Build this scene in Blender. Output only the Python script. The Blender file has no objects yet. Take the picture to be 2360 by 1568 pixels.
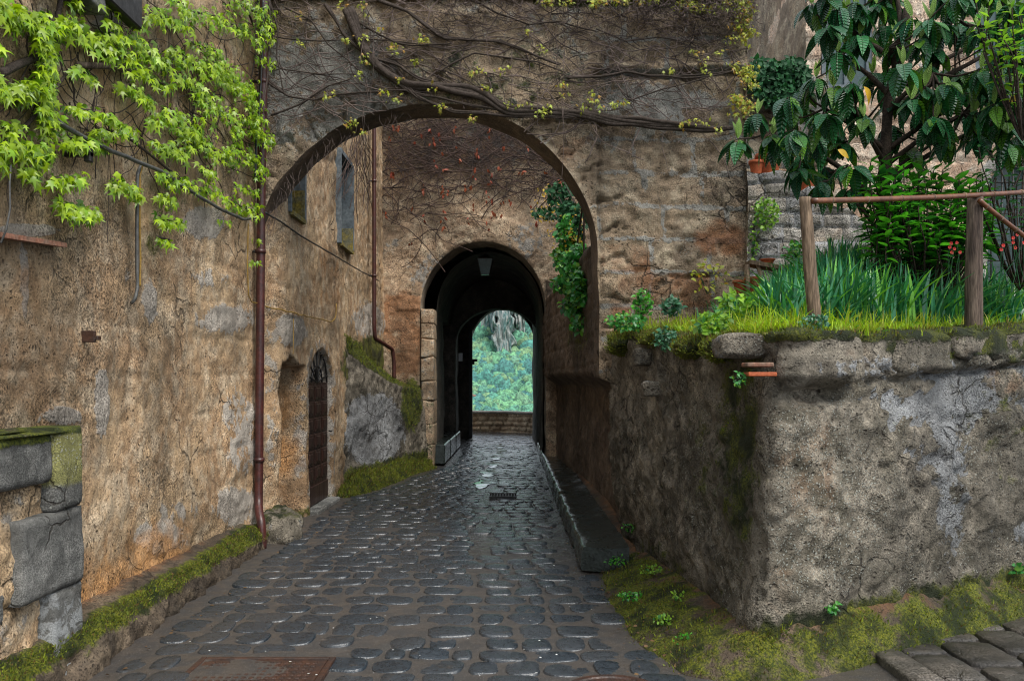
import bpy, math, random
import numpy as np
from math import radians as R
random.seed(7); RNG=np.random.default_rng(7)
C=bpy.context.scene.collection
# ---------------------------------------------------------------- calibration
F=1900.0; CX=1180.0; HZ=880.0; H0=1.6
def W(px,py,Y): return np.array([(px-CX)/F*Y, Y, H0+(HZ-py)/F*Y])
def LW(px,py,x=-2.58):
    Y=x*F/(px-CX); return W(px,py,Y)
def proj(P):
    Y=np.maximum(P[...,1],.3); return CX+F*P[...,0]/Y, HZ-F*(P[...,2]-H0)/Y
# ---------------------------------------------------------------- noise
def _h(ix,iy,iz):
    n=(ix.astype(np.int64)*73856093)^(iy.astype(np.int64)*19349663)^(iz.astype(np.int64)*83492791)
    n=n&0xffffffff; n=((n^(n>>15))*2246822519)&0xffffffff; n=((n^(n>>13))*3266489917)&0xffffffff; n^=(n>>16)
    return n.astype(np.float64)/4294967295.0
def vn(P):
    P=np.asarray(P,float); i=np.floor(P); f=P-i; f=f*f*(3-2*f); i=i.astype(np.int64)
    x,y,z=i[...,0],i[...,1],i[...,2]; fx,fy,fz=f[...,0],f[...,1],f[...,2]
    r=0
    for a in (0,1):
        for b in (0,1):
            for c in (0,1):
                r=r+_h(x+a,y+b,z+c)*(fx if a else 1-fx)*(fy if b else 1-fy)*(fz if c else 1-fz)
    return r*2-1
def fbm(P,s=1.,o=4,g=.5,off=0.):
    P=np.asarray(P,float)*s+off; r=0; a=1; t=0
    for k in range(o): r=r+a*vn(P); t+=a; a*=g; P=P*2.03+17.1
    return r/t*1.6
def ss(a,b,x):
    t=np.clip((x-a)/(b-a),0,1); return t*t*(3-2*t)
def blob(px,py,cx,cy,rx,ry,soft=.35):
    d=np.sqrt(((px-cx)/rx)**2+((py-cy)/ry)**2); return 1-ss(1-soft,1+soft,d)
def blocks(u,v,w=.55,h=.28,j=.012,seed=0):
    """irregular ashlar: joint (0..1 inside joint), per block random"""
    P=np.stack([u,v,u*0+seed],-1)
    u=u+.05*vn(P*2.1); v=v+.03*vn(P*1.7+9)
    row=np.floor(v/h); ro=_h(row,row*0+seed,row*0+3)
    wr=w*(.7+.6*_h(row,row*0+seed,row*0+5))
    uu=u/wr+ro*7; col=np.floor(uu); fu=(uu-col)*wr; fv=v-row*h
    d=np.minimum(np.minimum(fu,wr-fu),np.minimum(fv,h-fv))
    return 1-ss(j*.3,j*1.6,d), _h(col,row,row*0+seed+11)
# ---------------------------------------------------------------- mesh helpers
def add_attr(me,name,arr):
    a=me.attributes.new(name,'FLOAT_COLOR','POINT'); arr=np.asarray(arr,np.float32)
    if arr.shape[1]==3: arr=np.hstack([arr,np.ones((len(arr),1),np.float32)])
    a.data.foreach_set('color',np.ascontiguousarray(arr).ravel())
def mk(name,V,Fs,mat,parent=None,smooth=True,mask=None,rnd=None,uv=None):
    me=bpy.data.meshes.new(name)
    V=np.asarray(V,float)
    if isinstance(Fs,np.ndarray): Fs=Fs.tolist()
    me.from_pydata(V.tolist(),[],Fs); 
    if smooth: me.polygons.foreach_set('use_smooth',[True]*len(me.polygons))
    if mask is not None: add_attr(me,'mask',mask)
    if rnd is not None: add_attr(me,'rnd',rnd)
    if uv is not None:
        l=me.uv_layers.new(name='UVMap'); idx=np.empty(len(me.loops),np.int32); me.loops.foreach_get('vertex_index',idx)
        l.data.foreach_set('uv',np.asarray(uv,np.float32)[idx].ravel())
    me.update(); o=bpy.data.objects.new(name,me); C.objects.link(o)
    if mat: me.materials.append(mat)
    if parent is not None:
        o.parent=parent; 
        p=parent; t=np.zeros(3)
        while p is not None: t+=np.array(p.location); p=p.parent
        o.location=tuple(-t)
    return o
def thing(name,loc,label,cat,group=None):
    o=bpy.data.objects.new(name,None); C.objects.link(o); o.location=tuple(float(a) for a in loc); o.empty_display_size=.1
    return tag(o,label,cat,group)
def tag(o,label,cat,group=None,kind=None):
    o['label']=label; o['category']=cat
    if group: o['group']=group
    if kind: o['kind']=kind
    return o
def struct(o): o['kind']='structure'; return o
def gridf(nu,nv,keep=None,flip=False):
    i=np.arange(nu*nv).reshape(nv,nu)
    q=np.stack([i[:-1,:-1],i[:-1,1:],i[1:,1:],i[1:,:-1]],-1)
    if flip: q=q[...,::-1]
    if keep is not None: q=q[keep]
    return q.reshape(-1,4)
class MB:
    def __init__(s): s.V=[];s.F=[];s.R=[];s.U=[];s.n=0
    def add(s,V,Fc,r=None,uv=None):
        V=np.asarray(V,float).reshape(-1,3); s.V.append(V)
        if isinstance(Fc,np.ndarray): Fc=Fc.tolist()
        n=s.n; s.F+= [[a+n for a in f] for f in Fc]; s.n+=len(V)
        if r is None: r=(random.random(),random.random(),random.random())
        r=np.asarray(r,float); s.R.append(np.tile(r,(len(V),1)) if r.ndim==1 else r)
        s.U.append(np.zeros((len(V),2)) if uv is None else np.asarray(uv))
        return s
    def inst(s,T,Ft,pos,M,sc,rnd=None,uv=None):
        """T (k,3) template, pos (n,3), M (n,3,3), sc (n,) or (n,3)"""
        n=len(pos); k=len(T); sc=np.asarray(sc,float)
        if sc.ndim==1: sc=np.repeat(sc[:,None],3,1)*np.stack([RNG.uniform(.78,1.1,n),RNG.uniform(.9,1.1,n),RNG.uniform(.3,2.,n)],-1)
        Q=T[None]*sc[:,None,:]; Q=np.einsum('nij,nkj->nki',M,Q)+pos[:,None]
        fa=np.concatenate([np.array(f) for f in Ft]) if False else None
        base=(np.arange(n)*k+s.n)
        for f in Ft:
            a=np.array(f)[None]+base[:,None]; s.F+=a.tolist()
        s.V.append(Q.reshape(-1,3)); s.n+=n*k
        if rnd is None: rnd=RNG.random((n,3))
        s.R.append(np.repeat(rnd,k,0)); s.U.append(np.tile(np.zeros((k,2)) if uv is None else uv,(n,1)))
    def tube(s,P,r,sides=6,cap=True,rnd=None):
        P=np.asarray(P,float); n=len(P); r=np.broadcast_to(np.asarray(r,float),(n,))
        T=np.gradient(P,axis=0); T/=np.linalg.norm(T,axis=1)[:,None]+1e-9
        up=np.array([0,0,1.]) if abs(T[:,2]).mean()<.8 else np.array([1.,0,0])
        A=np.cross(T,up); A/=np.linalg.norm(A,axis=1)[:,None]+1e-9; B=np.cross(T,A)
        t=np.arange(sides)/sides*2*math.pi
        V=P[:,None]+r[:,None,None]*(np.cos(t)[None,:,None]*A[:,None]+np.sin(t)[None,:,None]*B[:,None])
        Fc=[]
        for i in range(n-1):
            for j in range(sides):
                k=(j+1)%sides; Fc.append([i*sides+j,i*sides+k,(i+1)*sides+k,(i+1)*sides+j])
        if cap: Fc.append(list(range(sides))[::-1]); Fc.append([(n-1)*sides+j for j in range(sides)])
        return s.add(V.reshape(-1,3),Fc,rnd)
    def box(s,a,b,bev=0,rnd=None,jit=0.):
        a=np.array(a,float); b=np.array(b,float); lo=np.minimum(a,b); hi=np.maximum(a,b)
        e=min(bev,(hi-lo).min()*.45)
        if e<=0:
            V=np.array([[ (lo,hi)[i][0],(lo,hi)[j][1],(lo,hi)[k][2]] for i in(0,1) for j in(0,1) for k in(0,1)])
            Fc=[[0,1,3,2],[4,6,7,5],[0,4,5,1],[2,3,7,6],[0,2,6,4],[1,5,7,3]]
            return s.add(V,Fc,rnd)
        V=[];
        for i in(0,1):
            for j in(0,1):
                for k in(0,1):
                    c=[(lo,hi)[i][0],(lo,hi)[j][1],(lo,hi)[k][2]]; sg=[1-2*i,1-2*j,1-2*k]
                    for ax in range(3):
                        p=list(c)
                        for q in range(3):
                            if q!=ax: p[q]+=sg[q]*e
                        V.append(p)
        def id(i,j,k,ax): return (i*4+j*2+k)*3+ax
        Fc=[]
        for s_ in (0,1):
            Fc.append([id(s_,0,0,0),id(s_,1,0,0),id(s_,1,1,0),id(s_,0,1,0)][::(-1 if s_==0 else 1)])
            Fc.append([id(0,s_,0,1),id(1,s_,0,1),id(1,s_,1,1),id(0,s_,1,1)][::(1 if s_==0 else -1)])
            Fc.append([id(0,0,s_,2),id(1,0,s_,2),id(1,1,s_,2),id(0,1,s_,2)][::(-1 if s_==0 else 1)])
        for j in(0,1):
            for k in(0,1):
                Fc.append([id(0,j,k,1),id(1,j,k,1),id(1,j,k,2),id(0,j,k,2)][::(1 if (j+k)%2==0 else -1)])
                Fc.append([id(j,0,k,0),id(j,1,k,0),id(j,1,k,2),id(j,0,k,2)][::(-1 if (j+k)%2==0 else 1)])
                Fc.append([id(j,k,0,0),id(j,k,1,0),id(j,k,1,1),id(j,k,0,1)][::(1 if (j+k)%2==0 else -1)])
        for i in(0,1):
            for j in(0,1):
                for k in(0,1): Fc.append([id(i,j,k,0),id(i,j,k,1),id(i,j,k,2)][::(1 if (i+j+k)%2==0 else -1)])
        return s.add(V,Fc,rnd)
    def lathe(s,c,prof,n=20,rnd=None):
        V=[];Fc=[];m=len(prof)
        for r,z in prof:
            for k in range(n): t=k/n*2*math.pi; V.append([c[0]+r*math.cos(t),c[1]+r*math.sin(t),c[2]+z])
        for i in range(m-1):
            for k in range(n): Fc.append([i*n+k,i*n+(k+1)%n,(i+1)*n+(k+1)%n,(i+1)*n+k])
        return s.add(V,Fc,rnd)
    def obj(s,name,mat,parent=None,smooth=True,mask=None,uv=False):
        V=np.concatenate(s.V); return mk(name,V,s.F,mat,parent,smooth,mask=mask,rnd=np.concatenate(s.R),uv=np.concatenate(s.U) if uv else None)
def rock(c,rad,seed=0,amp=.25,n=28,p=.72):
    """lumpy stone as UV-ish grid; superellipsoid"""
    u=np.linspace(0,2*math.pi,n,endpoint=False); v=np.linspace(-math.pi/2,math.pi/2,n//2)
    U,Vv=np.meshgrid(u,v)
    sp=lambda x:np.sign(x)*np.abs(x)**p
    D=np.stack([sp(np.cos(Vv))*sp(np.cos(U)),sp(np.cos(Vv))*sp(np.sin(U)),sp(np.sin(Vv))],-1)
    k=1+amp*fbm(D,1.6,3,off=seed*7.3)
    P=D*k[...,None]*np.array(rad)+np.array(c)
    i=np.arange(n*(n//2)).reshape(n//2,n); j=np.roll(i,-1,axis=1)
    return P.reshape(-1,3), np.stack([i[:-1],j[:-1],j[1:],i[1:]],-1).reshape(-1,4)
def smooth_line(P,n=40,k=3):
    P=np.asarray(P,float); t=np.r_[0,np.cumsum(np.linalg.norm(np.diff(P,axis=0),axis=1))]; t/=t[-1]
    q=np.linspace(0,1,n); out=np.stack([np.interp(q,t,P[:,i]) for i in range(P.shape[1])],-1)
    for _ in range(k):
        o=out.copy(); o[1:-1]=(out[:-2]+2*out[1:-1]+out[2:])/4; out=o
    return out
# ---------------------------------------------------------------- materials
class NT:
    def __init__(s,name):
        m=bpy.data.materials.new(name); m.use_nodes=True; s.m=m; s.t=m.node_tree; s.t.nodes.clear()
        s.out=s.t.nodes.new('ShaderNodeOutputMaterial'); s.bs=s.t.nodes.new('ShaderNodeBsdfPrincipled')
        s.t.links.new(s.bs.outputs[0],s.out.inputs[0]); s._P=None
    def set(s,sock,v):
        if isinstance(v,bpy.types.NodeSocket): s.t.links.new(v,sock)
        elif isinstance(v,(tuple,list)) and len(v)==3 and sock.type=='RGBA': sock.default_value=(*v,1)
        else: sock.default_value=v
    @property
    def P(s):
        if s._P is None: s._P=s.t.nodes.new('ShaderNodeTexCoord').outputs['Object']
        return s._P
    def mp(s,scale,P=None,rot=(0,0,0)):
        n=s.t.nodes.new('ShaderNodeMapping'); n.inputs['Scale'].default_value=scale; n.inputs['Rotation'].default_value=rot
        s.set(n.inputs[0],P or s.P); return n.outputs[0]
    def noise(s,sc,det=4,rough=.55,dist=0,P=None):
        n=s.t.nodes.new('ShaderNodeTexNoise'); s.set(n.inputs['Vector'],P or s.P)
        n.inputs['Scale'].default_value=sc; n.inputs['Detail'].default_value=det; n.inputs['Roughness'].default_value=rough; n.inputs['Distortion'].default_value=dist
        return n.outputs[0]
    def vor(s,sc,feat='F1',P=None,out='Distance',rnd=1):
        n=s.t.nodes.new('ShaderNodeTexVoronoi'); n.feature=feat; s.set(n.inputs['Vector'],P or s.P); n.inputs['Scale'].default_value=sc
        n.inputs['Randomness'].default_value=rnd
        return n.outputs[out]
    def sm(s,x,a,b,lo=0.,hi=1.):
        n=s.t.nodes.new('ShaderNodeMapRange'); n.interpolation_type='SMOOTHSTEP'; s.set(n.inputs[0],x)
        for i,v in zip((1,2,3,4),(a,b,lo,hi)): s.set(n.inputs[i],v)
        return n.outputs[0]
    def ma(s,op,a,b=0.,c=0.):
        n=s.t.nodes.new('ShaderNodeMath'); n.operation=op; s.set(n.inputs[0],a); s.set(n.inputs[1],b); s.set(n.inputs[2],c); return n.outputs[0]
    def mul(s,a,b): return s.ma('MULTIPLY',a,b)
    def ad(s,a,b): return s.ma('ADD',a,b)
    def mix(s,f,a,b,mode='MIX'):
        n=s.t.nodes.new('ShaderNodeMix'); n.data_type='RGBA'; n.blend_type=mode; s.set(n.inputs[0],f); s.set(n.inputs[6],a); s.set(n.inputs[7],b); return n.outputs[2]
    def attr(s,name):
        n=s.t.nodes.new('ShaderNodeAttribute'); n.attribute_name=name; q=s.t.nodes.new('ShaderNodeSeparateColor'); s.t.links.new(n.outputs['Color'],q.inputs[0])
        return [q.outputs[0],q.outputs[1],q.outputs[2],n.outputs['Alpha']]
    def bump(s,h,dist=.02,st=1.):
        n=s.t.nodes.new('ShaderNodeBump'); n.inputs['Strength'].default_value=st; n.inputs['Distance'].default_value=dist; s.set(n.inputs['Height'],h); s.t.links.new(n.outputs[0],s.bs.inputs['Normal']); return n.outputs[0]
    def fin(s,col,rough=.8,spec=.3,metal=0.):
        s.set(s.bs.inputs['Base Color'],col); s.set(s.bs.inputs['Roughness'],rough); s.set(s.bs.inputs['Specular IOR Level'],spec); s.set(s.bs.inputs['Metallic'],metal); return s.m
MOSS1=(.025,.042,.005); MOSS2=(.155,.165,.012)
def wall_mat(name,A,B,Cc,grey=(.25,.23,.2),orange=(.33,.15,.05),pit=.7,pitsc=26,grain=55,bumpd=.03,stretch=(1,1,1),rough=.78,dirt=(.05,.043,.035),dirtamt=.6,moss1=MOSS1,moss2=MOSS2):
    n=NT(name); r,g,b,a=n.attr('mask'); P=n.mp(stretch) if stretch!=(1,1,1) else n.P
    n1=n.noise(1.3,5,.6); n2=n.noise(6,5,.62); n3=n.noise(grain,4,.65,P=P); n4=n.noise(17,4,.6,.6,P=P); n5=n.noise(3.1,4,.6,1.0)
    col=n.mix(n.sm(n1,.35,.65),A,B); col=n.mix(n.sm(n2,.42,.66),col,Cc)
    gm=n.mul(n.sm(n.ad(g,n.ad(n.mul(n.ad(n2,-.5),1.3),n.mul(n.ad(n4,-.5),.7))),.44,.55),.85); gcol=n.mix(n.sm(n4,.3,.7),grey,tuple(c*.55 for c in grey)); col=n.mix(gm,col,gcol)
    om=n.mul(n.sm(n.ad(b,n.mul(n.ad(n5,-.5),1.0)),.35,.75),.85); col=n.mix(om,col,orange)
    dm=n.mul(n.sm(n5,.55,.75),dirtamt); col=n.mix(dm,col,dirt)
    n3=n.noise(grain*1.5,3,.7,P=P)
    gr=n.ma('MULTIPLY_ADD',n.ad(n.sm(n3,.32,.68,.38,1.58),-1.),n.sm(n.noise(1.7,3,.6,.8),.35,.62,.30,1.15),1.); gr=n.mul(gr,n.sm(n.noise(.75,4,.65,.5),.3,.7,.52,1.42))
    cm=n.t.nodes.new('ShaderNodeVectorMath'); cm.operation='SCALE'; n.set(cm.inputs[0],col); n.set(cm.inputs['Scale'],n.mul(gr,n.sm(n4,.25,.7,.75,1.2))); col=cm.outputs[0]
    dv=n.t.nodes.new('ShaderNodeVectorMath'); dv.operation='MULTIPLY_ADD'; nn=n.t.nodes.new('ShaderNodeTexNoise'); n.set(nn.inputs[0],P); nn.inputs['Scale'].default_value=14; nn.inputs['Detail'].default_value=3
    n.set(dv.inputs[0],nn.outputs['Color']); dv.inputs[1].default_value=(.06,.06,.06); n.set(dv.inputs[2],P)
    vd=n.vor(pitsc,P=dv.outputs[0]); vd2=n.vor(pitsc*2.4,P=dv.outputs[0])
    p1=n.mul(n.sm(vd,.26,.12),n.sm(n.noise(4,2),.42,.6)); p2=n.mul(n.sm(vd2,.27,.12),.75)
    pt=n.mul(n.ma('MAXIMUM',p1,p2),n.sm(gm,0.,1.,pit,pit*.6)); col=n.mix(pt,col,(.03,.022,.015))
    ce=n.vor(3.6,feat='DISTANCE_TO_EDGE',P=dv.outputs[0]); ck=n.mul(n.sm(ce,.030,.006),n.sm(n.noise(1.1,4,.6),.53,.62)); ck=n.mul(ck,n.sm(n4,.3,.5)); col=n.mix(n.mul(ck,.75),col,(.03,.024,.018))
    # lichen specks
    lv=n.ad(n.vor(52,P=dv.outputs[0],out='Distance'),n.mul(n.ad(n.noise(60,2),-.5),.35)); ln=n.ad(n.mul(n.noise(2.6,3),.6),n.mul(n.noise(14,3),.4))
    lm=n.mul(n.sm(lv,.34,.22),n.sm(n.ad(a,n.mul(n.ad(ln,-.5),1.2)),.45,.75)); col=n.mix(n.mul(lm,.75),col,(.40,.41,.36))
    mm=n.sm(n.ad(r,n.ad(n.mul(n.ad(n2,-.5),.9),n.mul(n.ad(n4,-.5),.5))),.42,.62)
    mc=n.mix(n.sm(n.noise(75,4,.7),.38,.62),moss1,moss2); mc=n.mix(n.sm(n.noise(5,4),.42,.62),mc,tuple(c*.55 for c in moss1)); col=n.mix(n.mul(mm,.93),col,mc)
    mf=n.noise(160,2,.6)
    h=n.ad(n.ad(n.mul(n2,.35),n.mul(n4,.38)),n.ad(n.mul(n3,.28),n.mul(pt,-.5))); h=n.ad(h,n.mul(mm,n.mul(mf,.5))); h=n.ad(h,n.mul(gm,.12)); h=n.ad(h,n.mul(ck,-.5)); h=n.ad(h,n.mul(lm,.1))
    n.bump(h,bumpd); return n.fin(col,n.sm(n3,.2,.8,rough-.15,rough+.1),.3)
M={}
M['left']=wall_mat('tufa_plaster_left',(.43,.30,.175),(.34,.215,.12),(.48,.37,.25),grey=(.46,.42,.37),orange=(.44,.22,.08),stretch=(1,1,.8),pitsc=24,bumpd=.035,dirtamt=.35)
M['arch']=wall_mat('arch_masonry',(.25,.185,.12),(.155,.115,.08),(.33,.27,.19),grey=(.30,.30,.28),orange=(.20,.085,.035),pitsc=20,bumpd=.045,dirtamt=.6)
M['gate']=wall_mat('gate_masonry',(.36,.26,.17),(.26,.175,.11),(.43,.34,.235),grey=(.30,.29,.27),orange=(.25,.12,.055),pitsc=16,grain=40,bumpd=.03,dirtamt=.45)
M['ret']=wall_mat('garden_wall_stone',(.155,.135,.105),(.08,.07,.05),(.26,.225,.175),grey=(.30,.31,.32),orange=(.30,.17,.09),pitsc=15,grain=60,bumpd=.06,dirtamt=.8)
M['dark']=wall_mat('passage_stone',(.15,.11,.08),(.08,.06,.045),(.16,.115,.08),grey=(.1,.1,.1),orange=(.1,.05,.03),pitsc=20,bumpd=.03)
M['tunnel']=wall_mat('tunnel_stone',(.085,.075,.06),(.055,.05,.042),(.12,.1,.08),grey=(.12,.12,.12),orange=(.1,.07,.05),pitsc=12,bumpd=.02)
M['facade']=wall_mat('garden_house_stone',(.46,.34,.25),(.38,.25,.17),(.50,.42,.33),grey=(.40,.39,.37),orange=(.45,.25,.15),pitsc=16,grain=35,bumpd=.04,dirtamt=.3)
M['rubble']=wall_mat('pale_rubble_stone',(.36,.34,.31),(.28,.255,.22),(.42,.38,.33),grey=(.40,.40,.41),orange=(.38,.26,.16),pitsc=14,bumpd=.03,dirtamt=.35)
M['grey']=wall_mat('grey_peperino',(.14,.138,.128),(.08,.08,.076),(.20,.195,.18),grey=(.33,.34,.34),orange=(.26,.25,.08),pit=.35,pitsc=40,grain=90,bumpd=.02,dirtamt=.85)
M['jamb']=wall_mat('jamb_stone',(.27,.235,.19),(.20,.17,.135),(.33,.29,.23),grey=(.3,.29,.27),pitsc=18,bumpd=.02)
M['soil']=wall_mat('garden_soil',(.05,.035,.02),(.04,.03,.02),(.07,.05,.03))
M['moss']=wall_mat('mossy_bank',(.085,.062,.042),(.055,.042,.03),(.12,.09,.06),grey=(.12,.11,.1),orange=(.20,.09,.035),pitsc=28,bumpd=.035,dirtamt=.7,moss1=(.03,.05,.005),moss2=(.20,.21,.014))
def simple(name,col,rough=.6,spec=.4,var=.3,sc=12,bumpd=.004,metal=0,col2=None,st=(1,1,1)):
    n=NT(name); P=n.mp(st) if st!=(1,1,1) else n.P; a=n.noise(sc,5,.6,P=P); b=n.noise(sc*5,3,.6,P=P)
    c2=col2 or tuple(max(0,c*(1-var*1.6)) for c in col)
    c=n.mix(n.sm(a,.35,.68),col,c2); cm=n.t.nodes.new('ShaderNodeVectorMath'); cm.operation='SCALE'; n.set(cm.inputs[0],c); n.set(cm.inputs['Scale'],n.sm(b,.25,.75,1-var,1+var))
    n.bump(n.ad(a,n.mul(b,.6)),bumpd); return n.fin(cm.outputs[0],n.sm(a,.3,.7,rough-.08,rough+.1),spec,metal)
M['pipe']=simple('brown_painted_pipe',(.075,.022,.018),.38,.5,.3,9,.002,col2=(.035,.014,.013))
M['pipe2']=simple('rust_painted_pipe',(.07,.022,.017),.4,.5,.3,9,.002,col2=(.05,.02,.016))
M['wood_door']=simple('dark_door_wood',(.045,.021,.015),.42,.45,.35,14,.003,st=(1,1,.15))
M['iron']=simple('black_iron',(.02,.018,.017),.5,.5,.3,20,.002)
M['rust']=simple('rusty_iron_cover',(.06,.028,.018),.45,.5,.4,14,.004,col2=(.03,.018,.014))
M['post']=simple('weathered_post_wood',(.24,.17,.11),.8,.2,.45,18,.012,col2=(.12,.085,.06),st=(1,1,.12))
M['postdark']=simple('dark_post_wood',(.06,.042,.033),.8,.2,.5,18,.014,col2=(.16,.12,.09),st=(1,1,.1))
M['bamboo']=simple('brown_bamboo',(.17,.06,.022),.3,.5,.3,6,.002,col2=(.09,.03,.012))
M['terra']=simple('terracotta',(.42,.105,.04),.7,.3,.22,12,.003)
M['terraold']=simple('old_terracotta',(.28,.13,.085),.8,.2,.3,12,.004,col2=(.17,.12,.09))
M['cable_grey']=simple('grey_conduit',(.10,.10,.095),.5,.4,.25,20,.001)
M['cable_black']=simple('black_cable',(.02,.022,.025),.4,.5,.2,20,.001)
M['cable_yellow']=simple('yellow_cable',(.32,.19,.03),.5,.4,.25,20,.001)
M['white']=simple('white_plaque',(.7,.72,.74),.5,.4,.08,6,.001)
M['blueglass']=simple('grey_blue_plaster_reveal',(.15,.175,.19),.75,.3,.3,5,.006,col2=(.09,.11,.125))
M['yellowlich']=simple('yellow_lichen_plaster',(.22,.17,.035),.8,.2,.5,9,.006,col2=(.13,.13,.09))
M['bark']=simple('vine_bark',(.065,.05,.042),.85,.2,.5,25,.012,col2=(.045,.035,.028))
M['twig']=simple('dry_twigs',(.17,.13,.115),.85,.2,.4,4,.002,col2=(.05,.038,.034))
M['redtwig']=simple('reddish_dry_creeper',(.085,.055,.045),.85,.2,.4,6,.002,col2=(.045,.034,.03))
M['treebark']=simple('loquat_bark',(.05,.035,.025),.8,.2,.5,18,.012,col2=(.025,.018,.014))
M['lamp']=simple('lantern_glass',(.05,.09,.09),.2,.5,.2,8,.001)
M['stone_dark']=simple('dark_wet_bench_stone',(.028,.036,.034),.20,.55,.5,9,.006,col2=(.013,.019,.016))
def leaf_mat(name,c1,c2,c3=None,rough=.4,trans=.35,veins=False,spec=.45):
    n=NT(name); r,g,b,a=n.attr('rnd'); col=n.mix(r,c1,c2)
    if c3: col=n.mix(n.sm(g,.68,.92),col,c3)
    nz=n.noise(14,3); cm=n.t.nodes.new('ShaderNodeVectorMath'); cm.operation='SCALE'; n.set(cm.inputs[0],col); n.set(cm.inputs['Scale'],n.mul(n.sm(nz,.25,.75,.75,1.25),n.sm(b,0.,1.,.75,1.25))); col=cm.outputs[0]
    if veins:
        uvn=n.t.nodes.new('ShaderNodeUVMap'); sp=n.t.nodes.new('ShaderNodeSeparateXYZ'); n.t.links.new(uvn.outputs[0],sp.inputs[0])
        ph=n.ad(n.mul(sp.outputs[0],62.),n.mul(n.ma('ABSOLUTE',sp.outputs[1]),-9.)); w=n.ma('SINE',ph); mid=n.sm(n.ma('ABSOLUTE',sp.outputs[1]),.0,.12,1.,0.)
        h=n.ad(n.mul(w,.5),mid); n.bump(h,.008); col=n.mix(n.mul(n.sm(w,-.2,1.),.14),col,tuple(min(1,c*2.4+.004) for c in c1)); col=n.mix(n.mul(mid,.4),col,(.10,.20,.06))
    m=n.fin(col,rough,spec)
    t=n.t.nodes.new('ShaderNodeBsdfTranslucent'); n.set(t.inputs[0],n.mix(.6,col,n.mix(1.,col,(1.6,1.8,.5),'MULTIPLY')))
    mx=n.t.nodes.new('ShaderNodeMixShader'); mx.inputs[0].default_value=trans; n.t.links.new(n.bs.outputs[0],mx.inputs[1]); n.t.links.new(t.outputs[0],mx.inputs[2]); n.t.links.new(mx.outputs[0],n.out.inputs[0]); return m
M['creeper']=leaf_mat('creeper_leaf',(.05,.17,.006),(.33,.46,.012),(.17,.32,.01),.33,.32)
M['youngleaf']=leaf_mat('young_yellow_leaf',(.42,.42,.05),(.30,.38,.06),(.45,.25,.05),.5,.35)
M['loquat']=leaf_mat('loquat_leaf',(.005,.045,.020),(.025,.15,.04),(.09,.22,.012),.26,.12,True,.55)
M['loquat_young']=leaf_mat('young_loquat_leaf',(.22,.38,.08),(.30,.45,.12),None,.5,.4,True)
M['bush']=leaf_mat('bright_bush_leaf',(.035,.20,.02),(.10,.38,.03),(.02,.11,.03),.3,.3)
M['ivy']=leaf_mat('ivy_leaf',(.02,.14,.03),(.05,.26,.04),(.16,.36,.03),.35,.2)
M['ivydark']=leaf_mat('dark_ivy_leaf',(.01,.05,.02),(.02,.10,.03),None,.6,.15,spec=.25)
M['limeleaf']=leaf_mat('lime_leaf',(.16,.33,.03),(.25,.42,.04),(.06,.2,.05),.4,.35)
M['yellowleaf']=leaf_mat('yellow_leaf',(.50,.36,.03),(.55,.30,.02),None,.5,.35)
M['daff']=leaf_mat('strap_leaf',(.012,.11,.05),(.05,.24,.10),(.16,.42,.04),.28,.2,spec=.6)
M['grass']=leaf_mat('lime_grass',(.22,.40,.015),(.42,.50,.02),(.35,.30,.05),.5,.35)
M['rose']=leaf_mat('rose_leaf',(.03,.12,.06),(.06,.18,.09),None,.35,.2)
M['redflower']=leaf_mat('red_petal',(.45,.01,.01),(.55,.03,.02),None,.5,.2)
M['petal']=leaf_mat('white_petal',(.7,.7,.68),(.6,.6,.62),None,.5,.2)
M['redleaf']=leaf_mat('dry_red_leaf',(.22,.04,.02),(.30,.08,.03),None,.6,.2)
# ---------------------------------------------------------------- leaf templates (y = tip direction, z = normal)
def T_palm():
    ang=[-125,-92,-62,-30,0,30,62,92,125]; rad=[.60,.28,.92,.36,1.22,.36,.92,.28,.60]
    V=[[0,0,0]]
    for a,r in zip(ang,rad): t=R(a); V.append([math.sin(t)*r*.62,.25+math.cos(t)*r*.62,-.10*r*r+(.05 if r<.5 else -.04)])
    V.append([0,-.06,0.02]); k=len(V)-1
    V[0]=[0,.25,.06]
    Fc=[[0,i+1,i] for i in range(1,9)]+[[0,1,k],[0,k,9]]
    return np.array(V),Fc
def T_oval(w=.32,n=5,droop=.25,fold=.08):
    V=[];Fc=[];U=[]
    for i in range(n+1):
        t=i/n; ww=w*math.sin(math.pi*min(1,max(.04,t*.96))**.85)*1.0 if 0<i<n else .015
        z=-droop*t*t
        for k,s in enumerate((-1,0,1)): V.append([s*ww,t,z+(fold*ww/w*abs(s))]); U.append([t,s*ww/w])
    for i in range(n):
        for k in(0,1): a=i*3+k; Fc.append([a,a+1,a+4,a+3])
    return np.array(V),Fc,np.array(U)
PALM=T_palm(); OV=T_oval(.26,6,.35,.07); LQ=T_oval(.24,8,.35,.05); SM=T_oval(.36,3,.15,.08)
def frames(N,D):
    """rows: x side, y=dir D, z=normal N"""
    D=D/(np.linalg.norm(D,axis=1)[:,None]+1e-9); X=np.cross(D,N); X/=np.linalg.norm(X,axis=1)[:,None]+1e-9; Z=np.cross(X,D)
    return np.stack([X,D,Z],-1)
def jit(n,a): return RNG.normal(0,a,(n,3))
exec_stage=[]
# ================================================================ PLANTS AND SMALL THINGS
def gh(x,y):
    x=np.asarray(x,float); y=np.asarray(y,float)
    a=(y-4.75)-(x-1.55)*.6; b=x-np.interp(y,[4.6,6,7.5,8.4,15.5],[1.55,1.36,1.15,1.05,.9]); d=np.minimum(a,b)
    base=np.interp(y,[4.6,6,7.5,8.5],[1.88,1.93,2.03,2.10])
    return base+.30*ss(.15,1.8,d)+.08*np.maximum(d-.5,0)
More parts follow.
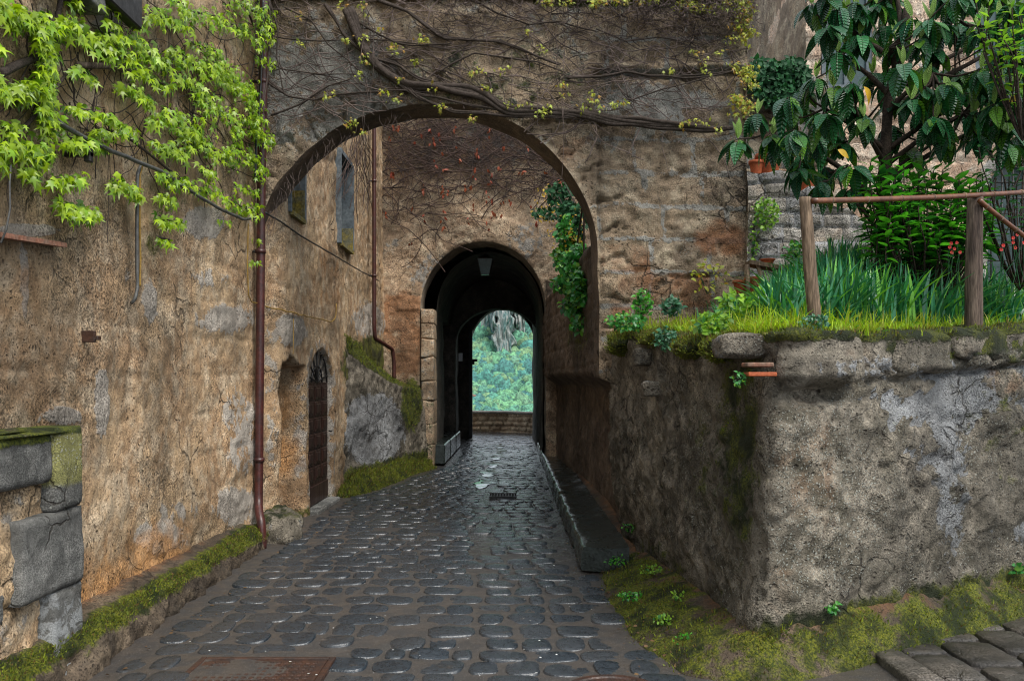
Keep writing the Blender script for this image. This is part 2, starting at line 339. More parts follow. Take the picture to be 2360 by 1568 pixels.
# ================================================================ SETTING
# ---- left house wall (heightfield facing +x)
house=thing('stone_house',(-2.6,8.4,0),'tall ochre stone house along the left side of the lane with panelled door','house')
def wx(Y): return -2.60+.15*ss(8.46,8.88,Y)+.02*ss(12,15,Y)
def left_wall():
    us=np.arange(1.0,15.75,.026); vs=np.arange(-.1,6.9,.026); U,Vv=np.meshgrid(us,vs)
    P=np.stack([wx(U),U,Vv],-1); px,py=proj(P)
    n1=fbm(P,.7,3); n2=fbm(P,4,4,off=5); n3=fbm(P,14,3,off=9)
    d=.03*n1+.016*n2+.010*n3
    grey=np.zeros_like(U); moss=grey.copy(); org=grey.copy(); lic=grey.copy()
    # plaster scars
    for cx,cy,rx,ry,a in ((470,510,45,40,.9),(520,735,70,35,.75),(350,700,18,60,.7),(70,530,80,14,1.),(230,930,16,90,.85),(55,640,12,90,.7),(550,960,35,80,.6),(370,1240,70,45,.7),(540,1170,60,50,.7),(590,1215,30,40,.8),
            (670,760,40,40,.8),(560,1040,45,60,.6),(250,60,35,40,.6),(100,40,60,30,.3),(130,960,60,25,.7),(850,740,45,50,.65),(620,900,18,260,.45),(300,620,12,60,.5),(410,1180,60,30,.5),(480,640,50,25,.5)):
        b=blob(px,py,cx,cy,rx,ry,.5)*a; grey=np.maximum(grey,b)
    d+=.010*ss(.35,.6,grey+.4*n2)
    # long vertical crack groove
    cr=np.abs(px-(305+10*n2))<6; d-=.022*blob(px,py,303+8*n2,760,7,140,.6)
    d-=.015*blob(py,px,350+.15*(px-620)+6*n2,700,8,200,.6)
    org=np.maximum(org,.75*ss(1.1,.15,Vv)*ss(7.6,6,U)); org=np.maximum(org,.6*blob(px,py,680,1000,40,190,.5)); org=np.maximum(org,.35*blob(px,py,40,700,90,200,.6))
    org=np.maximum(org,.45*blob(px,py,760,640,50,120,.6))
    # darker, moss tinted upper wall
    moss=np.maximum(moss,.32*ss(3.2,4.4,Vv)*ss(9,7,U)); moss=np.maximum(moss,.45*ss(.28,.05,Vv))
    for cx,cy,rx,ry,a in ((130,450,25,60,.5),(365,560,30,40,.45),(420,470,30,60,.4),(850,840,70,70,.9),(700,1190,60,30,.6),(850,1110,60,50,.9)): moss=np.maximum(moss,a*blob(px,py,cx,cy,rx,ry,.6))
    # faint rough courses
    jt,br=blocks(U,Vv,.6,.33,.012,3); d+=-.010*jt*ss(.5,.9,fbm(P,.8,2,off=31)+.5)
    # niche
    top=1.78+.10*ss(.33,.0,np.abs(U-9.2))+.02*n2; e=.02*n2
    nic=ss(8.76+e,8.84+e,U)*ss(9.80+e,9.70+e,U)*ss(top+.02,top-.04,Vv)
    d-=nic*(.34+.04*n2); org=np.maximum(org,nic*.55*(.5+.5*n1)); 
        # door recess with arched head
    yc=10.58; hw=.62; spr=1.52
    rad=np.sqrt((U-yc)**2+np.maximum(Vv-spr,0)**2*1.6); dd=ss(hw+.008,hw-.012,np.where(Vv>spr,rad,np.abs(U-yc)))
    band=ss(hw+.22,hw+.18,np.where(Vv>spr,rad,np.abs(U-yc)))*(1-dd); d+=band*.010; grey=np.where(band>.5,.45,grey); org=np.where(band>.5,.35,org)
    d=d*(1-dd)-.085*dd; grey=np.maximum(grey,.9*dd)
    # slit windows
    for a,b,z0,z1 in ((11.62,12.52,3.56,4.88),(9.0,9.62,3.46,4.75)):
        w=ss(a-.012,a+.012,U)*ss(b+.012,b-.012,U)*ss(z0-.012,z0+.012,Vv)*ss(z1+.012,z1-.012,Vv); d=d*(1-w)-.36*w
        grey=np.maximum(grey,w)
    P[...,0]+=d
    mask=np.stack([moss,grey,org,lic*0+.25*grey],-1).reshape(-1,4)
    return mk('wall',P.reshape(-1,3),gridf(len(us),len(vs)),M['left'],house,mask=mask)
left_wall()
# body of the house behind the wall skin
b=MB(); b.box((-9,1.02,-.1),(-3.05,15.9,6.86)); b.obj('wall_core',M['left'],house,False)
# roof eaves (off frame, seen from other positions)
b=MB(); b.box((-9.3,.7,6.86),(-2.25,15.55,7.05),.02); b.obj('roof',M['terraold'],house,False)
# windows: reveal linings
for i,(a,bb,z0,z1) in enumerate(((11.62,12.52,3.56,4.88),(9.0,9.62,3.46,4.75))):
    m=MB(); x1=-2.405
    m.box((-2.80,bb-.035,z0),(x1,bb+.03,z1)); m.box((-2.80,a-.03,z0),(x1,a+.018,z1)); m.box((-2.79,a+.018,z1-.03),(x1-.01,bb-.035,z1+.03)); w=m.obj('window',M['blueglass'],house,False)
    m=MB(); m.box((-2.78,a+.02,z0-.03),(x1+.012,bb-.04,z0+.02)); m.obj('sill',M['yellowlich'],w,False)
    m=MB(); m.box((-2.7,bb-.05,z0+.022),(x1-.004,bb-.037,z0+.36)); m.obj('stained_lining',M['yellowlich'],w,False)
    m=MB(); m.box((-2.77,a+.02,z0+.02),(-2.75,bb-.04,z1-.03)); m.obj('pane',M['lamp'],w,False)
# door : dark panelled leaf
dm=MB(); dx=-2.505; y0,y1=9.98,11.18
dm.box((dx-.06,y0,.0),(dx,y1,1.60),.004); door=dm.obj('door',M['wood_door'],house,False)
pm=MB()
for c in range(3):
    ya=y0+.04+c*.385
    for r in range(6):
        za=.34+r*.205
        # raised panel frame: rails and inner pyramid
        pm.box((dx-.005,ya+.03,za+.015),(dx+.016,ya+.33,za+.195),.008); pm.box((dx+.010,ya+.08,za+.045),(dx+.026,ya+.28,za+.165),.008)
pm.box((dx-.005,y0+.03,.06),(dx+.018,y1-.03,.30),.01)
pm.obj('panels',M['wood_door'],door,False)
gm=MB()
for k in range(7): t=math.pi*(k+.5)/7; gm.tube([(dx,10.58,1.6),(dx,10.58+.58*math.cos(t),1.6+.42*math.sin(t))],.012,6)
for rr in (.28,.56): gm.tube([(dx,10.58+rr*math.cos(t),1.6+rr*.74*math.sin(t)) for t in np.linspace(0,math.pi,14)],.012,6)
gm.obj('fanlight_grille',M['iron'],house)
sm_=MB(); sm_.box((-2.62,9.94,-.02),(-2.34,11.22,.05),.015); sm_.obj('threshold',M['grey'],house,False)
h=MB(); h.tube([(dx+.05,11.03,.95),(dx+.09,11.03,.95),(dx+.09,10.95,.95)],.01,6); h.obj('handle',M['iron'],door)
# ---- big arch wall in front (Y 8.4 .. 8.85)
arch=thing('arch_wall',(0,8.6,0),'dark lichened masonry wall spanning the lane with a wide round arch, overgrown with bare vines','arched wall')
AC=-.80; AS=2.80; AH=1.635
def arch_r(P):
    """signed: <0 inside opening. returns level & projected boundary"""
    x,z=P[...,0],P[...,2]; a=np.where(x<AC,1.83,1.68); k=1+.004*np.sin(z*5+x*4)+.003*np.sin(x*13+z*9)
    up=z>AS; r=np.where(up,np.sqrt(((x-AC)/a)**2+((z-AS)/AH)**2),np.abs(x-AC)/a)/k; return r
def foot(z): return .25*ss(1.66,1.54,z)   # opening widens low on the right
def arch_front():
    res=.024; xs=np.arange(-2.75,2.40,res); zs=np.arange(-.05,5.50,res); X,Z=np.meshgrid(xs,zs)
    P=np.stack([X,X*0+8.4,Z],-1)
    Q=P.copy(); Q[...,0]=np.where((Z<AS)&(X>AC),X-foot(Z),X)
    r=arch_r(Q)
    rc=(r[:-1,:-1]+r[:-1,1:]+r[1:,1:]+r[1:,:-1])/4; keep=rc>1
    # snap boundary verts
    kp=np.zeros(r.shape,bool); dl=kp.copy()
    for a in (slice(0,-1),slice(1,None)):
        for b_ in (slice(0,-1),slice(1,None)):
            kp[a,b_]|=keep; dl[a,b_]|=~keep
    bd=kp&dl
    up=Z>AS
    Xn=np.where(up,AC+(Q[...,0]-AC)/r,AC+(Q[...,0]-AC)/r)+ (P[...,0]-Q[...,0]); Zn=np.where(up,AS+(Z-AS)/r,Z)
    P[...,0]=np.where(bd,Xn,P[...,0]); P[...,2]=np.where(bd,Zn,P[...,2])
    px,py=proj(P); n1=fbm(P,.8,3,off=3); n2=fbm(P,4.5,4,off=15); n3=fbm(P,15,3,off=19)
    d=.040*n1+.014*n2+.020*n3
    jt,br=blocks(P[...,0],P[...,2],.52,.34,.040,8); wgt=(.2+.8*ss(1300,1420,px)); d+=wgt*(-.008*jt*ss(-.3,.5,n2)+.006*(br-.5))
    # voussoirs
    th=np.arctan2((P[...,2]-AS)/AH,(P[...,0]-AC)/1.7); vb=ss(1.22,1.18,r); ph=(th*9/1.57+.3*n2); fv=np.abs(ph-np.round(ph)); d+=vb*(.014-.045*ss(.07,.02,fv)); 
    seam=ss(.03,.01,np.abs(P[...,0]-.885-.01*n2))*ss(4.35,4.25,Z); d-=.05*seam
    # crevice / ledge lines
    for cx,cy,w,h,dep in ((1560,172,180,7,.09),(1300,285,120,6,.04),(1600,640,60,5,.04)):
        d-=dep*blob(px,py+8*n2,cx,cy,w,h,.5)
    d+=.05*blob(px,py,1550,155,180,10,.5)
    d=d*ss(1.0,1.03,r)
    moss=.25*ss(3.6,5.2,Z); moss=np.maximum(moss,.65*blob(px,py,1120,330,90,60,.6)*.7); moss=np.maximum(moss,.9*ss(5.36,5.46,Z)*(px>1230)); moss=np.maximum(moss,.42*blob(px,py,1150,180,330,120,.6))
    grey=.36*ss(3.0,4.2,Z)*ss(1750,1300,px)+.5*blob(px,py,1560,250,160,60,.6)+.35*blob(px,py,760,200,160,120,.6); grey=np.clip(grey,0,.62)
    org=.55*ss(3.6,2.6,Z)*ss(1380,1420,px)*(.4+1.0*br)+.5*blob(px,py,1330,340,60,60,.5)+.4*blob(px,py,640,400,50,120,.6)
    org=np.maximum(org,.8*blob(px,py,1660,550,70,50,.5)); org=np.maximum(org,.7*blob(px,py,1500,650,50,30,.5))
    grey=np.maximum(grey,wgt*(.60*jt+.0)); grey=np.clip(grey-.35*(br-.3)*wgt*(1-jt),0,.75); org=np.maximum(org*.9,wgt*(1-jt)*(br>.62)*(.30+.22*ss(4.2,2.6,Z)))
    lic=.5*blob(px,py,1600,560,60,60,.6)+.3*ss(3.5,5,Z)
    P[...,1]-=d
    return P,keep,np.stack([moss,grey,org,lic],-1)
P,keep,mask=arch_front(); nv_,nu_=P.shape[:2]
mk('masonry',P.reshape(-1,3),gridf(nu_,nv_,keep),M['arch'],arch,mask=mask.reshape(-1,4))
def strip(name,L,mat,parent,flip=False,nsub=None,mask=None,disp=.0,off=0.):
    """L: list of polylines (same n) -> lofted with displacement"""
    L=np.array(L); 
    if nsub:
        k=len(L); q=np.linspace(0,k-1,nsub); i=np.minimum(q.astype(int),k-2); f=(q-i)[:,None,None]; L=L[i]*(1-f)+L[i+1]*f
    if disp:
        n=np.stack([fbm(L,3,4,off=off),fbm(L,3,4,off=off+40),fbm(L,3,4,off=off+80)],-1)*disp; n[0]=0; L=L+n
    m=np.zeros(L.shape[:2]+(4,)) if mask is None else mask(L)
    return mk(name,L.reshape(-1,3),gridf(L.shape[1],L.shape[0],flip=flip),mat,parent,mask=m.reshape(-1,4))
# soffit / reveal curve
zz=np.linspace(-.05,AS,80); rt=np.stack([AC+1.68*(1+.004*np.sin(zz*5+(AC+1.68)*4)+.003*np.sin((AC+1.68)*13+zz*9))+foot(zz),zz*0+8.4,zz],-1)
tt=np.linspace(0,math.pi,150)[1:]; cx_=AC+np.where(np.cos(tt)<0,1.83,1.68)*np.cos(tt); cz_=AS+AH*np.sin(tt)
k_=1+.004*np.sin(cz_*5+cx_*4)+.003*np.sin(cx_*13+cz_*9); top_=np.stack([AC+(cx_-AC)*k_,cx_*0+8.4,AS+(cz_-AS)*k_],-1)
cur=np.concatenate([rt,top_]); 
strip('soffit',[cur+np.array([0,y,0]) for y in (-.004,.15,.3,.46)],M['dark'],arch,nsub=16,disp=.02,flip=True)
# back face, end face, top coping
Pb=P.copy(); Pb[...,1]=8.86; mk('back_masonry',Pb.reshape(-1,3),gridf(nu_,nv_,keep,flip=True),M['arch'],arch,mask=mask.reshape(-1,4));
# mk('back_masonry',Pb[::2,::2].reshape(-1,3),gridf(Pb[::2,::2].shape[1],Pb[::2,::2].shape[0],((lambda q:(q[:-1,:-1]+q[:-1,1:]+q[1:,1:]+q[1:,:-1])/4>1.0)(arch_r(Pb[::2,::2]-np.stack([np.where((Pb[::2,::2][...,2]<AS)&(Pb[::2,::2][...,0]>AC),foot(Pb[::2,::2][...,2]),0),Pb[::2,::2][...,0]*0,Pb[::2,::2][...,0]*0],-1)))),flip=True),M['arch'],arch,mask=mask[::2,::2].reshape(-1,4))
zc=np.linspace(-.05,5.5,200); yc_=np.linspace(8.37,8.86,16); Zc,Yc=np.meshgrid(zc,yc_,indexing='ij'); E=np.stack([Zc*0+2.385,Yc,Zc],-1); E[...,0]+=.03*fbm(E,4,4)
mk('end_masonry',E.reshape(-1,3),gridf(16,200),M['arch'],arch,mask=np.stack([.35*ss(4,5,Zc),Zc*0+.2,Zc*0+.3,Zc*0],-1).reshape(-1,4))
xs=np.linspace(-2.75,2.45,260); q=np.linspace(0,1,18); Xc,Qc=np.meshgrid(xs,q); prof_y=8.33+Qc*.6; prof_z=5.47+.07*np.sin(Qc*math.pi)
E=np.stack([Xc,prof_y,prof_z],-1); E[...,2]+=.03*fbm(E,3,4)*np.sin(Qc*math.pi)
mk('coping',E.reshape(-1,3),gridf(260,18),M['moss'],arch,mask=np.stack([Xc*0+.75,Xc*0,Xc*0,Xc*0],-1).reshape(-1,4))
# ---- gate building (Y 15.6 .. 24)
gate=thing('gatehouse',(-.5,15.6,0),'tan stone gatehouse behind the wide arch pierced by a dark vaulted passage','gatehouse')
GC=-.55; GS=2.95; GA=1.19; GB=1.31
def gate_front():
    res=.028; xs=np.arange(-2.75,3.6,res); zs=np.arange(-.05,7.9,res); X,Z=np.meshgrid(xs,zs); P=np.stack([X,X*0+15.6,Z],-1)
    up=Z>GS; r=np.where(up,np.sqrt(((X-GC)/GA)**2+((Z-GS)/GB)**2),np.abs(X-GC)/GA)
    rc=(r[:-1,:-1]+r[:-1,1:]+r[1:,1:]+r[1:,:-1])/4; keep=rc>1
    kp=np.zeros(r.shape,bool); dl=kp.copy()
    for a in (slice(0,-1),slice(1,None)):
        for b_ in (slice(0,-1),slice(1,None)):
            kp[a,b_]|=keep; dl[a,b_]|=~keep
    bd=kp&dl; P[...,0]=np.where(bd,GC+(X-GC)/r,X); P[...,2]=np.where(bd&up,GS+(Z-GS)/r,Z)
    px,py=proj(P); n1=fbm(P,.8,3,off=43); n2=fbm(P,4,4,off=55); n3=fbm(P,13,2,off=59); d=.03*n1+.018*n2+.01*n3
    jt,br=blocks(X,Z,.62,.36,.014,21); d+=-.014*jt*ss(-.4,.4,n1+n2)+.008*(br-.5)
    th=np.arctan2((Z-GS)/GB,(X-GC)/GA); vb=ss(1.42,1.38,r)*up; ph=th*8/1.57; fv=np.abs(ph-np.floor(ph)-.5); d+=vb*(.022-.035*ss(.46,.5,fv)); d-=.02*ss(.02,.0,np.abs(r-1.4))*up
    d*=ss(1.,1.03,r)
    moss=.85*blob(px,py,945,930,35,60,.5); moss=np.maximum(moss,.7*blob(px,py,900,1020,80,40,.5))
    grey=.5*blob(px,py,1000,640,70,60,.6)+.45*blob(px,py,1210,560,60,60,.5)+.5*blob(px,py,1130,330,130,70,.7)+.35*blob(px,py,900,560,50,60,.6)
    org=.75*blob(px,py,925,780,60,110,.5)*(.5+br)+.3*blob(px,py,1080,500,120,40,.6)+.25*br
    P[...,1]-=d
    return P,keep,np.stack([moss,grey,np.clip(org,0,1),grey*.3],-1)
P,keep,mask=gate_front(); mk('masonry',P.reshape(-1,3),gridf(P.shape[1],P.shape[0],keep),M['gate'],gate,mask=mask.reshape(-1,4))
def arc_curve(cx,sp,a,b,y,n=70,x0=None,x1=None,zb=-.05):
    zl=np.linspace(zb,sp,30); t=np.linspace(0,math.pi,n)[1:-1]
    R_=np.stack([zl*0+cx+a,zl*0+y,zl],-1); T_=np.stack([cx+a*np.cos(t),t*0+y,sp+b*np.sin(t)],-1); L_=np.stack([zl*0+cx-a,zl*0+y,zl],-1)[::-1]
    return np.concatenate([R_,T_,L_])
c0=arc_curve(GC,GS,GA,GB,15.6)
strip('arch_reveal',[c0,c0+np.array([0,.75,0])],M['jamb'],gate,nsub=22,disp=.02,flip=True,mask=lambda L:np.stack([L[...,0]*0,L[...,0]*0+.2,L[...,0]*0,L[...,0]*0],-1))
# vault, with side walls; recess on left between 18.4 and 20.3
c1=arc_curve(-.46,2.95,1.06,1.2,16.35); c1[:,0]=np.where(c1[:,2]<2.6,c1[:,0],c1[:,0])
vl=[]
for y in np.linspace(16.3,24.05,90):
    c=c1.copy(); c[:,1]=y; m=(c[:,0]<-1.3)&(c[:,2]<3.0)
    c[:,0]-=np.where(m,.85*ss(18.35,18.45,y)*ss(20.42,20.32,y),0); vl.append(c)
vl=np.array(vl); vl+= .03*np.stack([fbm(vl,2,3,off=3),vl[...,0]*0,fbm(vl,2,3,off=23)],-1)
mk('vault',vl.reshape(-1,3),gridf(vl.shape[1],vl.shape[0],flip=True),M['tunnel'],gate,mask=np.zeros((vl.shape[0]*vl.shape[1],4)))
# diaphragm walls inside passage (plates with arched hole)
def plate(name,y,th,ox,sp,a,b,mat,x0=-2.5,x1=1.6,z1=4.6,disp=.02):
    n=60; t=np.linspace(0,math.pi,n); zl=np.linspace(-.05,sp,14)
    inn=np.concatenate([np.stack([zl*0+ox+a,zl],-1),np.stack([ox+a*np.cos(t),sp+b*np.sin(t)],-1)[1:-1],np.stack([zl*0+ox-a,zl],-1)[::-1]])
    out=inn.copy()
    d=inn-np.array([ox,sp*.6]); 
    for i in range(len(inn)):
        if i<14: out[i]=[x1,inn[i,1]*z1/sp*.8]
        elif i>=len(inn)-14: out[i]=[x0,inn[i,1]*z1/sp*.8]
        else:
            tt_=t[i-13]; out[i]=[np.interp(tt_,[0,.9,2.2,math.pi],[x1,x1,x0,x0]),np.interp(tt_,[0,.9,2.2,math.pi],[z1*.8,z1,z1,z1*.8])]
    def l3(q,y): return np.stack([q[:,0],q[:,0]*0+y,q[:,1]],-1)
    Lf=[l3(out,y),l3(inn*.5+out*.5,y),l3(inn,y),l3(inn,y+th*.5),l3(inn,y+th),l3(out,y+th)]
    return strip(name,Lf,mat,gate,nsub=40,disp=disp,flip=True)
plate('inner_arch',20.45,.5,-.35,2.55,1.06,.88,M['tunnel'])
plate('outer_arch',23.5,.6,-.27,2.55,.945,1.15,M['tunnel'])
# left jamb of quoin stones, proud of the wall
jb=thing('gate_jamb',(-1.6,15.6,0),'pale squared jamb stones stacked at the left side of the dark passage mouth','stone jamb')
z=0.0; k=0
for hgt in (.42,.38,.46,.36,.45,.34,.30,.27):
    P_,F_=rock((-1.605+.006*(k%2),15.86,z+hgt/2),(.125,.33,hgt*.5+.004),seed=k,amp=.09,n=36,p=.16); m=MB(); m.add(P_,F_)
    m.obj('jamb_stone',M['gate'],jb,mask=np.tile([0.4*(z<1.2),.35,.1,.2],(len(P_),1))); z+=hgt; k+=1
# gatehouse mass
b=MB(); b.box((-9,15.95,-.1),(-3.4,24.1,7.8)); b.box((1.75,15.95,-.1),(3.55,24.1,7.8)); b.box((-3.4,16.0,4.75),(1.75,24.1,7.8)); b.box((-3.4,23.0,-.1),(-2.5,24.1,4.75)); b.obj('upper_mass',M['gate'],gate,False)
b=MB(); b.box((-9.2,15.4,7.9),(3.8,24.3,8.05),.02); b.obj('roof',M['terraold'],gate,False)
# outer end wall facing the valley
# ledge seat on the left inside passage
b=MB(); 
for i,(ya,yb) in enumerate(((15.9,17.3),(17.32,18.9),(18.92,20.4))): b.box((-2.3,ya,.02),(-1.30+.01*i,yb,.40),.02)
ls=b.obj('stone_ledge',M['stone_dark'],None,False); tag(ls,'low wet stone ledge along the left side inside the vaulted passage','stone ledge')
# wooden gate post/leaf inside
b=MB(); b.box((-1.235,23.38,0.0),(-1.13,23.5,3.1),.01); gl=b.obj('gate_frame',M['iron'],gate,False)
b=MB(); b.box((-1.14,23.36,2.18),(-.99,23.44,2.25),.006); b.box((-1.14,23.36,2.1),(-1.07,23.44,2.18),.006); b.obj('hinge',M['iron'],gl,False)
b=MB(); b.box((.62,20.3,0.0),(.70,20.42,2.1),.01); b.obj('gate_post',M['jamb'],gate,False)
b=MB(); b.box((-1.33,20.40,2.12),(-1.23,20.425,2.32),.004); pq=b.obj('wall_plaque',M['white'],None,False); tag(pq,'small white plaque on the pillar inside the dark passage','plaque')
# lantern under front arch
lt=thing('hanging_lantern',(-.54,16.2,3.6),'dim four sided lantern hanging under the crown of the passage vault','lantern')
m=MB(); c=np.array([-.54,16.5,3.9]); t_,bt=.155,.085
V=[c+np.array([sx*t_,sy*t_,.16]) for sx,sy in((-1,-1),(1,-1),(1,1),(-1,1))]+[c+np.array([sx*bt,sy*bt,-.16]) for sx,sy in((-1,-1),(1,-1),(1,1),(-1,1))]
m.add(V,[[0,1,5,4],[1,2,6,5],[2,3,7,6],[3,0,4,7],[4,5,6,7]]); m.obj('glass',M['lamp'],lt,False)
m=MB(); 
for i in range(4): m.tube([V[i],V[i+4]],.008,5); m.tube([V[i],V[(i+1)%4]],.009,5); m.tube([V[i+4],V[4+(i+1)%4]],.008,5)
m.add([V[0],V[1],V[2],V[3],c+np.array([0,0,.27])],[[0,1,4],[1,2,4],[2,3,4],[3,0,4]]); m.tube([c+np.array([0,0,.25]),c+np.array([0,0,.5])],.008,5); m.obj('frame',M['iron'],lt,False)
# ---- right wall of the passage (overhanging above, undercut below)
def passage_wall():
    us=np.r_[np.arange(8.42,16.2,.035),np.arange(16.2,24.,.12)]; vs=np.arange(-.05,3.55,.03); U,Vv=np.meshgrid(us,vs)
    base=1.13-.30*ss(8.4,16.5,U)-.0*U; upx=.885-.26*ss(8.4,16,U)
    t=ss(1.52,1.74,Vv+.05*fbm(np.stack([U,Vv,U*0],-1),2,3)); x=base*(1-t)+upx*t
    x=np.where(U>16.3,.66+.0*U,x); top=np.where(U<15.5,3.25+.15*fbm(np.stack([U*.7,U*0,U*0],-1),1,2),4)
    P=np.stack([x,U,np.minimum(Vv,top)],-1); n=fbm(P,3,4,off=70); n3=fbm(P,11,3,off=75); px,py=proj(P)
    jt,br=blocks(U,Vv,.55,.3,.02,31); P[...,0]-= .035*n+.015*n3 -.015*jt*(t>.5)
    P[...,0]+=.5*ss(3.1,3.5,Vv)*(U<15.5)
    moss=.5*blob(px,py,1330,760,40,70,.6)+.25*ss(2.6,3.2,Vv); org=.4*blob(px,py,1390,1020,60,140,.6)
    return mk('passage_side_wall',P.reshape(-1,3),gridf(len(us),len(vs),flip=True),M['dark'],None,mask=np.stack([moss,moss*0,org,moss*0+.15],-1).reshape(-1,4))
pw=passage_wall(); tag(pw,'dark undercut stone wall on the right between the wide arch and the passage mouth','stone wall')
# ---- garden retaining wall: path along lane then turning right
corner=np.array([1.32,4.45])
def ret_wall():
    # bottom path & top path parameter s
    side_b=[(1.13,8.46),(1.15,7.9),(1.17,7.35),(1.25,5.9),(1.305,4.9)]; 
    side_t=[(.965,8.46),(1.02,7.9),(1.10,7.35),(1.29,5.9),(1.41,4.95)]
    fb=[(1.36,4.53),(1.62,4.64),(2.3,5.06),(3.63,5.85),(5.6,7.05),(8,8.5)]
    ft=[(1.50,4.66),(1.75,4.78),(2.42,5.17),(3.72,5.95),(5.7,7.15),(8.1,8.6)]
    Bp=smooth_line(np.array(side_b+fb),420,8); Tp=smooth_line(np.array(side_t+ft),420,8)
    nv=96; v=np.linspace(0,1,nv)[:,None]
    zt=np.interp(Tp[:,1]+0*Tp[:,0],[4.6,6,7.5,8.5],[1.87,1.93,2.03,2.10]); si=np.arange(420)
    ic=int(np.argmin(np.hypot(Tp[:,0]-1.5,Tp[:,1]-4.66))); zt=np.where(si<ic,zt,np.interp(Tp[:,0],[1.5,2.4,3.7,8],[1.87,1.90,2.0,2.05]))
    X=Bp[None,:,0]*(1-v)+Tp[None,:,0]*v; Y=Bp[None,:,1]*(1-v)+Tp[None,:,1]*v; Z=-.05+(zt[None]+.05)*v
    T=np.gradient(Bp,axis=0); N=np.stack([-T[:,1],T[:,0]],-1); N/=np.linalg.norm(N,axis=1)[:,None]
    N=-N  # outward
    mid=Bp[ic]; 
    if np.dot(N[ic],np.array([-1,-1]))<0: N=-N
    s=np.r_[0,np.cumsum(np.linalg.norm(np.diff(Tp,axis=0),axis=1))]; S=np.repeat(s[None],nv,0); sc=s[ic]
    # displacement
    P=np.stack([X,Y,Z],-1); px,py=proj(P); n1=fbm(P,1.1,3,off=90); n2=fbm(P,4.5,4,off=95); n3=fbm(P,15,3,off=99)
    front=S>sc
    d=.05*n1+.022*n2+.022*n3
    moss=np.zeros_like(Z); grey=moss.copy(); org=moss.copy(); lic=moss+.52
    # upper course of big stones on the front
    ht=zt[None]-Z
    cb,brr=blocks(S-sc+.02,ht*0+.1,.62,2.,.02,77); course=ss(.27,.24,ht)*front; d+=course*(.055-.09*cb*ss(.5,.6,course))
    big=ss(.02,.06,S-sc)*ss(.50,.46,S-sc)*ss(.33,.30,ht); d+=.07*big
    d-=.10*blob(px,py,1880,905,55,22,.5)           # hollow under the big stone
    d-=.05*blob(px,py,1740,830,45,25,.5)
    d-=.05*ss(.012,.0,np.abs(ht-.29-.03*n2))*front*(1-big)
    # stones proud of grey mortar
    for cx,cy,rx,ry,e in ((2060,880,85,35,.03),(2310,880,60,30,.03),(1930,1090,160,190,.03),(2150,1010,90,40,.025),(2050,1120,190,60,.025),(2140,1180,130,70,.03),(2290,1080,80,140,.03),(1900,1300,200,120,.02),(2330,960,70,40,.03)):
        bb=blob(px+10*n2*3,py+10*n3*3,cx,cy,rx,ry,.12); d+=e*bb*front; moss=np.maximum(moss,.25*bb*(front)); grey-= .8*bb
    grey=np.clip(grey+.85*ss(1850,2000,px)*front*ss(.25,.3,ht)*ss(1330,1150,py),0,.8)
    grey=np.maximum(grey,.6*blob(px,py,2180,1080,45,260,.6)*front)
    grey=np.maximum(grey,.5*blob(px,py,2050,850,250,35,.5)*front)
    lic=np.maximum(lic,.72*blob(px,py,1880,1150,190,300,.5)); org=np.maximum(org,.40*blob(px,py,1850,1080,100,220,.7)*front); org=np.maximum(org,.45*blob(px,py,1800,1400,80,160,.8)*front)
    org=np.maximum(org,.5*blob(px,py,2300,880,60,35,.5)); org=np.maximum(org,.4*blob(px,py,1950,820,60,40,.5))
    moss=np.maximum(moss,.85*ss(.10,.0,ht)); moss=np.maximum(moss,.60*blob(px,py,1700,1000,75,380,.8)); moss=np.maximum(moss,.45*blob(px,py,1620,1050,60,250,.7)); moss=np.maximum(moss,.75*ss(.5,.18,Z)*front); moss=np.maximum(moss,.7*ss(.42,.1,Z)*front)
    moss=np.maximum(moss,.8*blob(px,py,2150,800,140,30,.5)); moss=np.maximum(moss,.4*blob(px,py,2300,1000,100,200,.6)); moss=np.maximum(moss,.5*ss(.5,.2,Z)*(~front)*.9)
    lic=np.maximum(lic,.5*blob(px,py,1690,950,60,120,.6))
    damp=.0
    d*=1.0
    P[...,0]+=d*N[None,:,0]; P[...,1]+=d*N[None,:,1]
    # cap lip: extra rows going back
    cap=[P]
    last=P[-1]
    rows=[]
    for k,q in enumerate((.03,.07,.13,.2,.3)):
        r=last.copy(); r[:,0]-=N[:,0]*q; r[:,1]-=N[:,1]*q; r[:,2]+= .02*math.sin(min(1,q/.1)*1.5)+.03*fbm(r,5,3,off=k); rows.append(r)
    P2=np.concatenate([P,np.array(rows)]); mk4=np.stack([moss,grey,org,lic],-1); mk4=np.concatenate([mk4,np.tile(mk4[-1:]*0+np.array([.85,0,0,.1]),(5,1,1))])
    o=mk('retaining_wall',P2.reshape(-1,3),gridf(420,nv+5),M['ret'],None,mask=mk4.reshape(-1,4))
    return o,Bp,Tp,zt,N,ic
rw,RB,RT,RZ,RN,ric=ret_wall()
tag(rw,'rough mossy stone wall turning the corner on the right and holding up the garden bed','retaining wall')
